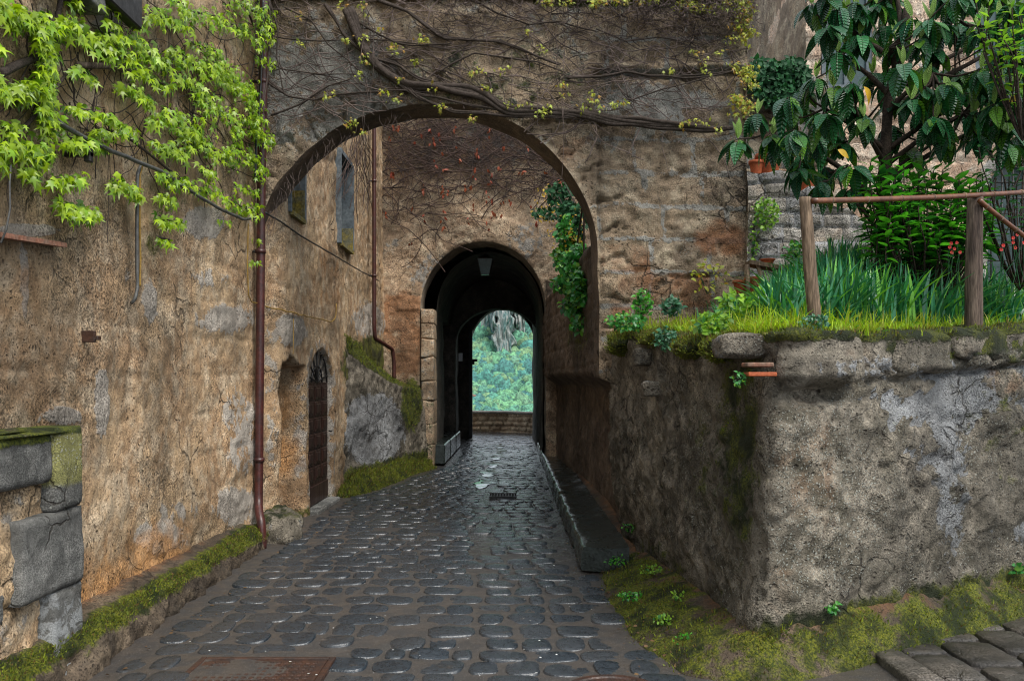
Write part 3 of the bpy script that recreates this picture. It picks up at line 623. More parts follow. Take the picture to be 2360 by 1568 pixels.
# displaced loose stones and tiles in the gap beside the corner block
def rocks(name,mat,items,label,cat,group=None,mask=(0.2,.2,.1,.4)):
    for i,(c,r,sd) in enumerate(items):
        P_,F_=rock(c,r,sd,.14,34,.4); m=MB(); m.add(P_,F_); o=m.obj(name,mat,None,mask=np.tile(mask,(len(P_),1))); tag(o,label[i],cat,group)
rocks('coping_stone',M['ret'],[(tuple(W(1888,828,4.78)+np.array([0,.10,0])),(.25,.17,.145),3),(tuple(W(1480,822,7.0)),(.075,.09,.075),5),(tuple(W(1505,895,6.7)),(.09,.07,.06),7),(tuple(W(1712,795,4.8)+np.array([0,.1,0])),(.14,.13,.075),9)],
 ['big pale squared block set on the top corner of the garden wall','small black loose stone on the mossy wall top near the arch','grey stone wedged under the black stone in the garden wall','brown mossy stone left of the big corner block'],'stone',mask=(.05,.35,.2,.55))
for i,(px,py,w,tl) in enumerate(((1745,840,.075,.1),(1750,862,.08,-.1))):
    m=MB(); c=W(px,py,4.62); m.box(c-np.array([w,.06,.012]),c+np.array([w,.06,.012]),.005); o=m.obj('roof_tile_shard',M['terra' if i else 'terraold'],None,False); tag(o,['pale flat tile shard wedged in the wall beside the corner block','red tile shard wedged just below the pale one'][i],'tile shard')
# big rough coping stones along the front top, parts of the retaining wall
rs=random.Random(2); i=ric+34; k=0
while k<9:
    w=rs.uniform(.17,.30); s_=0; j=i
    while j<418 and s_<2*w: s_+=float(np.linalg.norm(RT[j+1]-RT[j])); j+=1
    if j>=418: break
    mid=(RT[i]+RT[j])/2; z=float(RZ[(i+j)//2]); h=rs.uniform(.10,.135); T_=(RT[j]-RT[i]); an=math.atan2(T_[1],T_[0]); V,Fc=rock((0,0,0),(w*.97,.17,h),60+k,.16,40,.36); 
    V=V+.012*np.stack([fbm(V+k,9,3),fbm(V+k,9,3,off=5),fbm(V+k,9,3,off=9)],-1)
    R_=np.array([[math.cos(an),-math.sin(an),0],[math.sin(an),math.cos(an),0],[0,0,1]]); N2=np.array([-math.sin(an),math.cos(an),0]); V=V@R_.T+np.array([mid[0],mid[1],z-h+.015])+N2*.09
    m=MB(); m.add(V,Fc); zt_=ss(z-h*1.1,z,V[:,2]); m.obj('coping_stone',M['ret'],rw,mask=np.stack([zt_*.75+(.5 if k in (2,3,5) else 0),V[:,0]*0+.15,V[:,0]*0+(.35 if k%2 else .1),V[:,0]*0+.45],-1)); i=j; k+=1
# garden ground
gy,gx=np.meshgrid(np.linspace(4.5,15.5,110),np.linspace(.7,9,100),indexing='ij')
gz=gh(gx,gy)+.02*fbm(np.stack([gx,gy,gx*0],-1),2,3)-.02
# clip to inside of wall path by pushing outside points under the coping
P=np.stack([gx,gy,gz],-1)
inside_front=(gy-4.75)-(gx-1.55)*.6; xl=np.interp(gy,[4.6,6,7.5,8.4,15.5],[1.75,1.45,1.22,1.12,.95])
keep=((inside_front>.22)&(gx>xl)); kf=keep[:-1,:-1]&keep[1:,1:]&keep[:-1,1:]&keep[1:,:-1]
kf&=~((gy[:-1,:-1]>8.3)&(gy[:-1,:-1]<8.95)&(gx[:-1,:-1]<2.3))
g=mk('garden_soil',P.reshape(-1,3),gridf(100,110,kf),M['soil'],None,mask=np.stack([gx*0+.75,gx*0,gx*0,gx*0],-1).reshape(-1,4)); struct(g)
# ---- bench slab on right
def bench():
    us=np.linspace(7.02,19.5,300); prof=np.array([(0,-.0),(0,.06),(.004,.15),(.02,.185),(.07,.20),(.16,.198),(.30,.20),(.42,.203),(.55,.21),(.70,.23)])
    X0=.585; P=np.zeros((len(us),len(prof),3))
    for j,(a,zv) in enumerate(prof): P[:,j,0]=X0+a*np.interp(us,[7,20],[.56,.50]); P[:,j,1]=us-.20*a*(1-ss(7.02,7.4,us)); P[:,j,2]=zv
    n=fbm(P,5,4,off=130); P[...,2]+=.014*n; P[...,0]+=.020*fbm(P,6,3,off=140)*np.linspace(1,0,len(prof))
    # worn lip hollows and slab joints
    for j in (8.6,10.5,12.4,14.5,17): P[...,2]-=.02*np.exp(-((P[...,1]-j)/.03)**2)*(P[...,2]>.1)
    V=P.reshape(-1,3); Fc=gridf(len(prof),len(us)).tolist()
    # front end cap
    n0=len(V); e=P[0].copy(); e2=e.copy(); e2[:,2]=-.0; V=np.concatenate([V,e,e2]); k=len(prof); Fc+= [[n0+j,n0+j+1,n0+k+j+1,n0+k+j] for j in range(k-1)]
    return mk('stone_bench',V,Fc,M['stone_dark'])
bn=bench(); tag(bn,'long low dark wet stone bench along the right wall leading to the passage','bench')
for p in bn.data.polygons: p.use_smooth=True
# ---- moss banks
def skirt(name,inner,outer,hi,ho,label,cat,nu=240,nv=22,moss=.8,org=.3,bulge=.3,matn='moss'):
    A=smooth_line(np.array(inner),nu,4); B=smooth_line(np.array(outer),nu,4); v=np.linspace(0,1,nv)[:,None,None]
    XY=A[None]*(1-v)+B[None]*v; hI=np.interp(np.linspace(0,1,nu),np.linspace(0,1,len(hi)),hi)[None]; hO=np.interp(np.linspace(0,1,nu),np.linspace(0,1,len(ho)),ho)[None]
    vv=v[...,0]+np.zeros((1,nu)); Z=hI*(1-vv)+hO*vv+ bulge*hI*(vv*(1-vv))*1.6; P=np.concatenate([XY,Z[...,None]],-1); n=fbm(P,4,4,off=150); n2=fbm(P,13,3,off=160)
    P[...,2]+=(.035*n+.014*n2)*np.sin(np.pi*np.clip(vv*.9+.1,0,1)); P[...,0]+=.02*n*(vv>0.02)
    mm=moss*(.78+.38*np.sin(vv*2.4))+.2*n; return tag(mk(name,P.reshape(-1,3),gridf(nu,nv),M[matn],None,mask=np.stack([mm,mm*0,org*(1-vv)+.15,mm*0+.2],-1).reshape(-1,4)),label,cat)
# left curb : flat sloping top then steep outer face
def curb():
    us=np.linspace(3.6,8.32,360); prof=[(-2.66,.34),(-2.60,.31),(-2.52,.29),(-2.44,.275),(-2.385,.25),(-2.34,.205),(-2.315,.14),(-2.30,.06),(-2.295,-.01)]
    xo=np.interp(us,[3.6,5,8.32],[.0,.0,-.10]); P=np.zeros((len(us),41,3)); q=np.linspace(0,len(prof)-1,41); pr=np.array(prof)
    px_=np.interp(q,range(len(prof)),pr[:,0]); pz=np.interp(q,range(len(prof)),pr[:,1])
    sc=np.interp(us,[3.6,5.2,7.8,8.32],[1.,.92,.85,.6]); P[...,0]=px_[None]+xo[:,None]*np.clip((px_[None]+2.66)/.3,0,1); P[...,1]=us[:,None]; P[...,2]=pz[None]*sc[:,None]
    n=fbm(P,3,4,off=170); n2=fbm(P,9,4,off=175); w=np.clip(q/8*1.0,0,1)[None]; fr=ss(3.5,5,q)[None]; P[...,2]+=(.03*n+.01*n2)*(.4+fr)*(pz[None]>0); P[...,0]+=(.03*n+.035*n2)*fr
    moss=.12+.75*np.exp(-((q-4.3)/1.7)**2)[None]*(.95+.2*n)+.25*ss(6.4,7.6,us)[:,None]; moss=moss*ss(7.6,6.0,q)[None]; org=.55*ss(4,1.0,q)[None]*ss(8,6.5,us)[:,None]
    return mk('stone_curb',P.reshape(-1,3),gridf(41,len(us),flip=True),M['moss'],None,mask=np.stack([moss,moss*0+.15*fr,org+moss*0,moss*0],-1).reshape(-1,4))
tag(curb(),'rounded mossy stone curb at the foot of the left house wall','curb')
skirt('moss_bank',[(1.16,7.2),(1.24,6.2),(1.33,4.9),(1.42,4.56),(1.62,4.70),(2.35,5.12),(3.7,5.95),(5.0,6.7)],[(.78,7.15),(.70,6.1),(.76,5.15),(.95,4.55),(1.30,4.28),(2.15,4.72),(3.55,5.55),(4.9,6.3)],[.12,.16,.20,.24,.30,.30,.28,.28],[-.01]*8,'sloping mossy bank at the foot of the garden wall corner','moss bank',moss=.58,org=.45)
skirt('earth_ledge',[(1.22,7.15),(1.16,8.2),(1.12,9.5),(1.02,12),(.90,15.5),(.72,19.4)],[(.93,7.15),(.93,8.2),(.93,9.5),(.90,12),(.86,15.5),(.66,19.4)],[.0,.22,.25,.25,.25,.25],[-.02,.15,.17,.17,.17,.17],'narrow strip of brown earth between the stone bench and the wall foot','earth ledge',moss=.2,org=.5,bulge=.0)
# sloped buttress at the left of the gate
def buttress():
    us=np.linspace(0,1,170); A=smooth_line([(-2.52,11.75),(-2.46,11.9),(-2.29,12.4),(-2.02,13.6),(-1.72,14.9),(-1.55,15.62),(-1.55,15.9)],170,3)
    B=smooth_line([(-2.52,11.7),(-2.50,11.85),(-2.45,12.4),(-2.43,13.6),(-2.42,14.9),(-2.42,15.58),(-2.42,15.9)],170,3)
    tz=np.interp(us,[0,.06,.2,.5,.75,1],[1.9,2.2,1.95,1.62,1.5,1.45]); v=np.linspace(0,1,80)
    P=np.zeros((80+24,170,3))
    for i,t in enumerate(v): P[i,:,:2]=A; P[i,:,2]=-.02+(tz+.0)*t; P[i,:,0]-= .10*t
    top=P[79].copy(); tw=np.interp(us,[0,.1,.3,.6,1],[2.35,2.3,2.2,1.9,1.55])
    for i in range(24): t=(i+1)/24; P[80+i,:,:2]=top[:,:2]*(1-t)+B*t; P[80+i,:,2]=top[:,2]*(1-t)+tw*t+.02*math.sin(t*3.1)
    n=fbm(P,3,4,off=180); n2=fbm(P,12,3,off=185); P[...,0]+=.04*n+.018*n2; P[...,1]-=.02*n; px,py=proj(P)
    ii=np.arange(104)[:,None]+0*us[None]; moss=.9*ss(76,82,ii); moss=np.maximum(moss,.9*ss(.55,.2,P[...,2])*ss(0,.1,us)[None]*.9); moss=np.maximum(moss,.75*blob(px,py,948,930,28,70,.5)); grey=.85*blob(px,py,860,990,75,90,.4)
    return tag(mk('mossy_buttress',P.reshape(-1,3),gridf(170,104),M['ret'],None,mask=np.stack([moss,grey,moss*0+.2,moss*0+.35],-1).reshape(-1,4)),'sloping moss topped buttress between the panelled door and the passage','buttress')
buttress()
skirt('moss_mound',[(-2.5,11.55),(-2.35,12.1),(-2.2,12.9),(-1.98,13.8),(-1.8,14.6),(-1.55,15.5)],[(-2.3,11.4),(-2.10,11.9),(-1.95,12.6),(-1.78,13.4),(-1.70,14.3),(-1.40,15.3)],[.05,.30,.22,.30,.2,.15],[-.02]*6,'bright green moss mound at the foot of the buttress','moss mound',moss=1.1,org=.0,bulge=.35)
# boulder at the pipe foot
P_,F_=rock((-2.36,8.42,.10),(.20,.26,.20),11,.25,44); m=MB(); m.add(P_,F_); o=m.obj('boulder',M['ret'],None,mask=np.stack([.55*ss(.05,.3,P_[:,2]),P_[:,2]*0+.3,P_[:,2]*0,P_[:,2]*0+.3],-1)); tag(o,'rounded lichened boulder at the foot of the tall brown downpipe','boulder')
# ---- grey stone pier bottom-left
pier=thing('stone_pier',(-2.6,3.6,0),'projecting pier of grey dressed stones with tufa infill at the lower left','stone pier')
def slab(name,y0,y1,z0,z1,x1,mat,seed,mask,amp=.012,cut=None,par=pier):
    nu=max(6,int((y1-y0)/.02)); nv=max(6,int((z1-z0)/.02)); u,v=np.meshgrid(np.linspace(0,1,nu),np.linspace(0,1,nv))
    e=np.minimum(np.minimum(u*(y1-y0),(1-u)*(y1-y0)),np.minimum(v*(z1-z0),(1-v)*(z1-z0))); Y=y0+u*(y1-y0); Z=z0+v*(z1-z0)
    P=np.stack([Y*0+x1,Y,Z],-1); n=fbm(P,6,4,off=seed); n2=fbm(P,22,2,off=seed+5); P[...,0]+=amp*n+amp*.4*n2-.02*(1-ss(0,.02,e)); 
    # side skirts: push border ring to the back
    Pb=np.zeros((nv+2,nu+2,3)); Pb[1:-1,1:-1]=P; Pb[0,1:-1]=P[0];Pb[-1,1:-1]=P[-1];Pb[:,0]=Pb[:,1];Pb[:,-1]=Pb[:,-2]; 
    for s_ in (Pb[0],Pb[-1],Pb[:,0],Pb[:,-1]): s_[:,0]=-2.75
    mm=np.tile(mask,((nv+2)*(nu+2),1)).astype(float); zz_=Pb[...,2].reshape(-1); yy_=Pb[...,1].reshape(-1)
    if cut: cut(mm,yy_,zz_)
    return mk(name,Pb.reshape(-1,3),gridf(nu+2,nv+2),mat,par,mask=mm)
def capm(mm,y,z): mm[:,0]=.9*ss(1.24,1.33,z); mm[:,2]=.85*ss(4.25,4.4,y)*ss(1.3,1.15,z)
slab('cap_stone',1.0,4.32,1.08,1.335,-2.40,M['grey'],1,(0,.1,.1,.3),cut=capm)
slab('quoin',4.33,4.60,.92,1.36,-2.385,M['grey'],2,(0,.1,.7,.6),cut=lambda m,y,z:(m.__setitem__((slice(None),2),.9*ss(.98,1.1,z)),m.__setitem__((slice(None),0),.8*ss(1.28,1.35,z))))
slab('quoin',4.03,4.60,.50,.915,-2.385,M['grey'],3,(0,.15,0,.35))
slab('quoin',4.30,4.60,.14,.495,-2.385,M['grey'],4,(0,.5,0,.35))
slab('quoin',3.9,4.62,-.25,.135,-2.375,M['grey'],5,(.1,.75,0,.3))
slab('infill',1.0,4.35,.50,1.08,-2.46,M['left'],6,(.1,.35,.25,.2),.03)
slab('infill',1.0,4.31,-.2,.50,-2.45,M['left'],7,(.15,.3,.25,.2),.035)
slab('infill',1.0,3.95,.44,.60,-2.425,M['grey'],8,(.3,.2,0,.2),.02)
m=MB(); V,Fc=rock((-2.5,3.3,1.345),(.11,1.27,.022),12,.3,40); m.add(V,Fc); m.obj('moss_cap',M['moss'],pier,mask=np.tile([.6,.5,0,.6],(len(V),1)))
# ---- street: mortar sheet + basalt cobbles
def wet(n):
    s=n.t.nodes.new('ShaderNodeSeparateXYZ'); n.set(s.inputs[0],n.P); return n.mul(n.sm(n.ad(s.outputs[1],n.mul(s.outputs[0],.9)),5.5,9.5),n.sm(s.outputs[0],-2.2,-1.0))
def street_mat(cob):
    n=NT('basalt_cobbles' if cob else 'gritty_wet_mortar'); r,g,b,a=n.attr('rnd'); n1=n.noise(2,4); n2=n.noise(30,4,.65); n3=n.noise(140,3,.6); n4=n.noise(8,4)
    if cob:
        col=n.mix(n.sm(n2,.3,.7),(.010,.016,.023),(.024,.035,.047)); col=n.mix(n.mul(r,.55),col,(.045,.047,.05)); col=n.mix(n.mul(n.sm(n4,.6,.75),.5),col,(.075,.058,.042))
        wy=wet(n); rough=n.ad(n.sm(n2,.3,.7,.08,.20),n.mul(n.ma('SUBTRACT',1.,wy),.16)); n.bump(n.ad(n.mul(n4,1.),n.ad(n.mul(n2,.8),n.mul(n3,.3))),.0075); return n.fin(col,rough,.95)
    v=n.vor(90); gp=n.sm(v,.25,.12); col=n.mix(n.sm(n4,.35,.65),(.066,.055,.046),(.034,.030,.027)); col=n.mix(n.mul(n.sm(n1,.5,.7),.5),col,(.05,.047,.042)); col=n.mix(n.mul(gp,.7),col,(.22,.2,.18)); col=n.mix(n.mul(n.sm(n.noise(60,3),.62,.7),.6),col,(.03,.025,.02))
    n.bump(n.ad(n.mul(n2,.7),n.ad(n.mul(n3,.5),n.mul(n4,.8))),.008); wy=wet(n); col=n.mix(n.mul(wy,.65),col,(.022,.024,.028)); return n.fin(col,n.ma('SUBTRACT',n.sm(n4,.35,.65,.40,.62),n.mul(wy,.33)),.8)
M['wetflag']=wall_mat('worn_wet_flagstones',(.07,.062,.052),(.045,.042,.038),(.11,.095,.08),grey=(.12,.12,.12),orange=(.12,.07,.04),pitsc=24,bumpd=.02,rough=.42); M['cob']=street_mat(True); M['mortar']=street_mat(False)
ys=np.r_[np.arange(2.5,10,.04),np.arange(10,30,.15)]; xs=np.arange(-3,9.0,.06); X,Y=np.meshgrid(xs,ys); P=np.stack([X,Y,X*0],-1)
def gz_(X,Y): return -.02*np.cos(np.clip((X+.2)/1.3,-1,1)*math.pi*.5)*1.0+.010*fbm(np.stack([X,Y,X*0],-1),1.3,2)
P[...,2]=gz_(X,Y)+.005*fbm(P,9,3); st=mk('street',P.reshape(-1,3),gridf(len(xs),len(ys)),M['mortar'],None,rnd=np.zeros((X.size,3))); struct(st)
g=MB(); g.add([(-60,-60,-.10),(60,-60,-.10),(60,29,-.10),(-60,29,-.10)],[[0,1,2,3]]); o=g.obj('ground',M['mortar'],None,False); struct(o)
def xl(Y): return float(np.interp(Y,[3,4.5,8.2,8.6,11.4,11.9,13.4,15.3,15.9,20.4,20.6,24,29],[-2.27,-2.27,-2.36,-2.36,-2.36,-2.10,-1.80,-1.42,-1.26,-1.26,-1.3,-1.2,-6]))
def xr(Y): return float(np.interp(Y,[3,3.9,4.15,4.5,5.15,6.1,7,7.1,20,24,29],[2.1,2.1,1.1,.92,.82,.76,.70,.56,.56,.56,6]))
cb=MB(); y=3.6; row=0; rs=random.Random(5)
cov=[(-1.72,-1.22,4.28,4.75),]   # rectangular cover
while y<25:
    dep=rs.uniform(.19,.26); x=xl(y)+rs.uniform(.06,.16); 
    while x<xr(y)-.06:
        w=rs.choice((.14,.19,.22,.24,.27,.30))*rs.uniform(.9,1.12)
        if x+w>xr(y)+.02: break
        cx=x+w/2; cyy=y+dep/2+.035*math.sin(cx*1.3+row*.7)+rs.uniform(-.012,.012); skip=rs.random()<.03
        if abs(cx+.28+.012*(cyy-8))<.05 and cyy<13: skip=True
        if -1.80<cx<-1.02 and cyy<4.86: skip=True
        if -.25+.45-.34<cx-.2<.55 and cyy<4.52 and abs(cx-.52)<.42: skip=True
        if abs(cx+.13)<.2 and abs(cyy-11.65)<.22: skip=True
        if not skip:
            gap=.007 if cyy>6.5 else .011; a=w/2-gap*.6; b_=dep/2*rs.uniform(.86,1.02)-gap*.4; n=18 if cyy<9 else 12; ex=rs.uniform(2.7,5.0); rot=rs.uniform(-.09,.09)
            z0=float(gz_(np.array(cx),np.array(cyy))); tk=1 if cyy<8 else .6; tx,ty=rs.uniform(-.06,.06)*tk,rs.uniform(-.05,.08)*tk; hh=rs.uniform(.004,.011); V=[]; j1,j2,j3,p1_,p2_,p3_=rs.uniform(0,.09),rs.uniform(0,.07),rs.uniform(0,.05),rs.uniform(0,6),rs.uniform(0,6),rs.uniform(0,6)
            rj=[1-.015+j1*.8*math.sin(2*math.pi*i/n+p1_)+j2*math.sin(4*math.pi*i/n+p2_)+j3*math.sin(6*math.pi*i/n+p3_)+rs.uniform(-.02,.02) for i in range(n)]
            for ring,(k,zz) in enumerate(((1.02,-.012),(1.0,hh*.5),(.95,hh*.85),(.5,hh*1.0))):
                for i in range(n):
                    t=2*math.pi*(i+.5)/n; c_,s_=math.cos(t),math.sin(t); rr=(abs(c_)**ex+abs(s_)**ex)**(-1/ex)*rj[i]*k
                    dx_,dy_=rr*c_*a,rr*s_*b_; xx=dx_*math.cos(rot)-dy_*math.sin(rot); yy=dx_*math.sin(rot)+dy_*math.cos(rot)
                    V.append((cx+xx,cyy+yy,z0+zz+(tx*xx+ty*yy if ring else 0)+(rs.uniform(-.0015,.0015) if ring>1 else 0)))
            V.append((cx,cyy,z0+hh*1.03)); Fc=[]
            for q_ in range(3):
                for i in range(n): j=(i+1)%n; Fc.append([q_*n+i,q_*n+j,(q_+1)*n+j,(q_+1)*n+i])
            for i in range(n): Fc.append([3*n+i,3*n+(i+1)%n,4*n])
            cb.add(V,Fc)
        x+=w+rs.uniform(-.004,.02)+(.008 if cyy<7 else 0)
    y+=dep+rs.uniform(-.006,.008)+(.004 if y<7 else 0); row+=1
o=cb.obj('cobble_paving',M['cob'],None); struct(o)
# thin film of rain water running along the gutter line
wl=smooth_line([(-.30,21.5),(-.28,19.5),(-.34,17),(-.40,14.8),(-.47,13.0),(-.50,12.2)],160,3); V=[]
for i,(x,y) in enumerate(wl):
    for j in range(7):
        w=.12*(.7+.5*math.sin(i*.23)+.3*math.sin(i*.71+1))*min(1,i/12,(159-i)/12); V.append((x+(j/3-1)*w,y,0.0))
V=np.array(V); V[:,2]=gz_(V[:,0],V[:,1])+.0085+.0012*fbm(V,6,2)
n=NT('rain_water'); n.bump(n.noise(9,3),.004); M['water']=n.fin((.02,.025,.03),.04,.6); n.bs.inputs['Transmission Weight'].default_value=0.
struct(mk('puddle',V,gridf(7,160),M['water']))
# right hand raised pavement with kerb
m=MB(); rs=random.Random(9)
def flag(m,cx,cy,w,d,h,rs,z0=0.,rot=0.,n=22,ex=7):
    V=[]; rj=[1+rs.uniform(-.03,.03) for _ in range(n)]; tx,ty=rs.uniform(-.02,.02),rs.uniform(-.02,.02)
    for k,zz in ((1.02,-.06),(1.0,h*.8),(.965,h),(.6,h+.002)):
        for i in range(n):
            t=2*math.pi*(i+.5)/n; c,s_=math.cos(t),math.sin(t); rr=(abs(c)**ex+abs(s_)**ex)**(-1/ex)*rj[i]*k; x,y=rr*c*w/2,rr*s_*d/2
            V.append((cx+x*math.cos(rot)-y*math.sin(rot),cy+x*math.sin(rot)+y*math.cos(rot),z0+zz+(tx*x+ty*y if k<1.01 else 0)))
    V.append((cx,cy,z0+h+.002)); Fc=[[q*n+i,q*n+(i+1)%n,(q+1)*n+(i+1)%n,(q+1)*n+i] for q in range(3) for i in range(n)]+[[3*n+i,3*n+(i+1)%n,4*n] for i in range(n)]
    m.add(V,Fc)
y=2.9
while y<4.95: d_=rs.uniform(.55,.85); flag(m,2.16,y+d_/2,.17,d_-.015,.055,rs,ex=9); y+=d_
x=2.26
while x<5:
    w=rs.uniform(.28,.5); y=2.8+rs.uniform(0,.3)
    while y<4.95+(x-2.2)*.59: d_=rs.uniform(.25,.5); flag(m,x+w/2,y+d_/2,w-.03,d_-.03,.035,rs,rot=rs.uniform(-.04,.04)); y+=d_
    x+=w
o=m.obj('pavement',M['wetflag'],None,mask=np.tile([.12,0,.1,0],(m.n,1))); struct(o)
# rectangular cover, round cover, drain
cv=thing('manhole_cover',(-1.42,4.4,0),'rusty rectangular patterned manhole cover in the cobbles at lower left','manhole cover')
m=MB(); m.box((-1.76,4.02,-.03),(-1.06,4.74,.006),.004); m.obj('plate',M['rust'],cv,False)
m=MB(); 
for i in range(15):
    for j in range(14): cx,cy=-1.70+i*.0414,4.07+j*.0475; m.box((cx-.012,cy-.014,.0),(cx+.014,cy+.014,.0105),.003) 
m.obj('studs',M['rust'],cv,False)
m=MB(); 
for a,b_ in (((-1.80,3.98,-.03),(-1.765,4.78,.012)),((-1.055,3.98,-.03),(-1.02,4.78,.012)),((-1.765,4.745,-.03),(-1.055,4.78,.012)),((-1.765,3.98,-.03),(-1.055,4.015,.012))): m.box(a,b_,.004)
m.obj('rim',M['rust'],cv,False)
cv=thing('manhole_cover',(.52,4.2,0),'round dark iron manhole cover cut by the bottom edge of the view','manhole cover')
m=MB(); m.lathe((.52,4.22,0),[(.0,.008),(.22,.008),(.225,.004),(.235,.004),(.24,.012),(.27,.012),(.275,-.02)],40); m.obj('plate',M['rust'],cv,False)
cv=thing('drain_grate',(-.13,11.65,0),'small barred iron drain grate in the middle of the cobbled lane','drain grate')
m=MB(); 
for i in range(9): m.box((-.30+i*.04,11.5,-.02),(-.282+i*.04,11.8,.012))
m.box((-.32,11.47,-.02),(.06,11.5,.014)); m.box((-.32,11.8,-.02),(.06,11.83,.014)); m.obj('bars',M['iron'],cv,False)
# ---- beyond: parapet, terrain, wooded slope
def parapet():
    A=smooth_line([(-4.5,27.4),(-1.3,27.2),(-.2,26.8),(.8,25.9),(1.8,24.6),(2.4,23.2)],200,3); nv=26; v=np.linspace(0,1,nv)[:,None]; P=np.zeros((nv,200,3)); P[...,0]=A[None,:,0]; P[...,1]=A[None,:,1]
    P[...,2]=-.06+.64*v; S=np.r_[0,np.cumsum(np.linalg.norm(np.diff(A,axis=0),axis=1))][None]+v*0; jt,br=blocks(S,P[...,2],.32,.16,.03,5); P[...,1]-=.03*br-.05*jt
    cap=[];
    for dy,dz in ((-.05,.0),(-.05,.07),(.0,.08),(.35,.08),(.36,-.6)): r=P[-1].copy(); r[:,1]=A[:,1]+dy; r[:,2]=.58+dz; cap.append(r)
    P=np.concatenate([P,np.array(cap)]); mm=np.zeros(P.shape[:2]+(4,)); mm[...,3]=.2; mm[...,2]=.25; mm[-5:,:,1]=.9
    return mk('parapet_wall',P.reshape(-1,3),gridf(200,nv+5),M['gate'],None,mask=mm.reshape(-1,4))
tag(parapet(),'low stone parapet wall curving across the end of the lane beyond the passage','parapet')
n=NT('hazy_wooded_slope'); a=n.noise(.12,5); b_=n.noise(.8,4); n.bump(b_,.8); M['hill']=n.fin(n.mix(n.sm(a,.35,.65),(.05,.11,.07),(.10,.16,.09)),.9,.1)
def hillz(X,Y): 
    z=-.4-26*ss(29,75,Y)+60*ss(95,330,Y)*(1+.0*X); return z+3*fbm(np.stack([X*.03,Y*.03,X*0],-1),1,4)*ss(40,100,Y)
ys=np.linspace(28.5,460,160); xs=np.linspace(-220,220,150); X,Y=np.meshgrid(xs,ys); P=np.stack([X,Y,hillz(X,Y)],-1); struct(mk('hill',P.reshape(-1,3),gridf(150,160),M['hill'],None))
# woodland : lumpy crowns
def wood():
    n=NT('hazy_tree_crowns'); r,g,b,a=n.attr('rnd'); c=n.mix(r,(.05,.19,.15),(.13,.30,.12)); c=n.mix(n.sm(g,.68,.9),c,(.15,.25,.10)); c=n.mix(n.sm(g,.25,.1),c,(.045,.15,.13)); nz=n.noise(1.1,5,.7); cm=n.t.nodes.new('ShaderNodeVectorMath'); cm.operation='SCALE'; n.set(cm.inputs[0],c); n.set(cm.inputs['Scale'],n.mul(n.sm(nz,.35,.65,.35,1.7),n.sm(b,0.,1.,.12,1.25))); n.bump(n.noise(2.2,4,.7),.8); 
    hz=n.mix(.13,cm.outputs[0],(.38,.68,.72)); m_=n.fin(hz,.9,.1); mb=MB()  # distance haze mixed into the crown colour
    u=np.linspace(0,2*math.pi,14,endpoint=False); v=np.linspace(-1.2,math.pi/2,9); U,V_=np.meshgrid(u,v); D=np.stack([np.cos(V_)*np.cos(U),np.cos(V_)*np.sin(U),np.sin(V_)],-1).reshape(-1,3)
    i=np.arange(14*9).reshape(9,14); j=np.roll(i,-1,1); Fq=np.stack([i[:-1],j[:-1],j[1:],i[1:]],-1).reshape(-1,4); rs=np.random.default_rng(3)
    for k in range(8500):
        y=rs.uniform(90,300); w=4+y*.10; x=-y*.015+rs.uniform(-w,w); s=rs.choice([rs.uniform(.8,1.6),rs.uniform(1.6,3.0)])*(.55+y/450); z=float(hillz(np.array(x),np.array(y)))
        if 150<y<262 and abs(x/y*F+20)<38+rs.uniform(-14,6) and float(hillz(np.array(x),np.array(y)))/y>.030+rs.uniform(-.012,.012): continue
        dn=1+.42*fbm(D*1.0,2.1,3,off=k*3.1); P=D*dn[:,None]*np.array([s,s,s*rs.uniform(.9,1.35)])+np.array([x,y,z+s*.5]); r3=np.tile(rs.random(3),(len(P),1)); r3[:,2]=np.clip((D[:,2]+.6)/1.5,0,1); mb.add(P,Fq,r3)  # third channel follows height: shade low on each crown painted into its colour
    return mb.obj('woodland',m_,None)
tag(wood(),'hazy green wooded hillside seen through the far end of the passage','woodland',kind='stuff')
def cliff():
    n=NT('pale_cliff_rock'); P=n.mp((1,1,.15)); a=n.noise(1.2,6,.7,P=P); n.bump(a,1.0); m_=n.fin(n.mix(n.sm(a,.42,.6),(.42,.42,.40),(.15,.25,.24)),.9,.1)
    xs=np.linspace(-8.5,3.5,130); zs=np.linspace(9,24,90); X,Z=np.meshgrid(xs,zs); P=np.stack([X,X*0+216,Z],-1); Q=P*np.array([1,1,.22]); P[...,1]+=(Z-9)*.1-2.2*np.abs(fbm(Q,.5,4,off=7))-.8*fbm(Q,1.6,3); P[...,1]+=9*ss(2.4,3.4,np.abs(X+2.)+1.3*fbm(P,.4,2))
    return mk('cliff',P.reshape(-1,3),gridf(130,90),m_)
struct(cliff())
# tiny roof corner on the slope
hb=thing('far_house',W(1087,905,95),'tiny pale farmhouse gable at the left edge of the far valley view','house')
c=W(1079,912,95); m=MB(); m.box(c+np.array([-2.2,0,-1.5]),c+np.array([.35,3,.35])); m.obj('wall',M['jamb'],hb,False)
m=MB(); m.add([c+np.array(q) for q in ((-2.4,-.3,1.0),(.75,-.3,-.05),(.75,3.3,-.05),(-2.4,3.3,1.0),(-2.4,-.3,1.1),(.75,-.3,.05),(.75,3.3,.05),(-2.4,3.3,1.1))],[[0,1,2,3],[7,6,5,4],[0,4,5,1],[1,5,6,2],[2,6,7,3],[3,7,4,0]]); m.obj('roof',M['terraold'],hb,False)
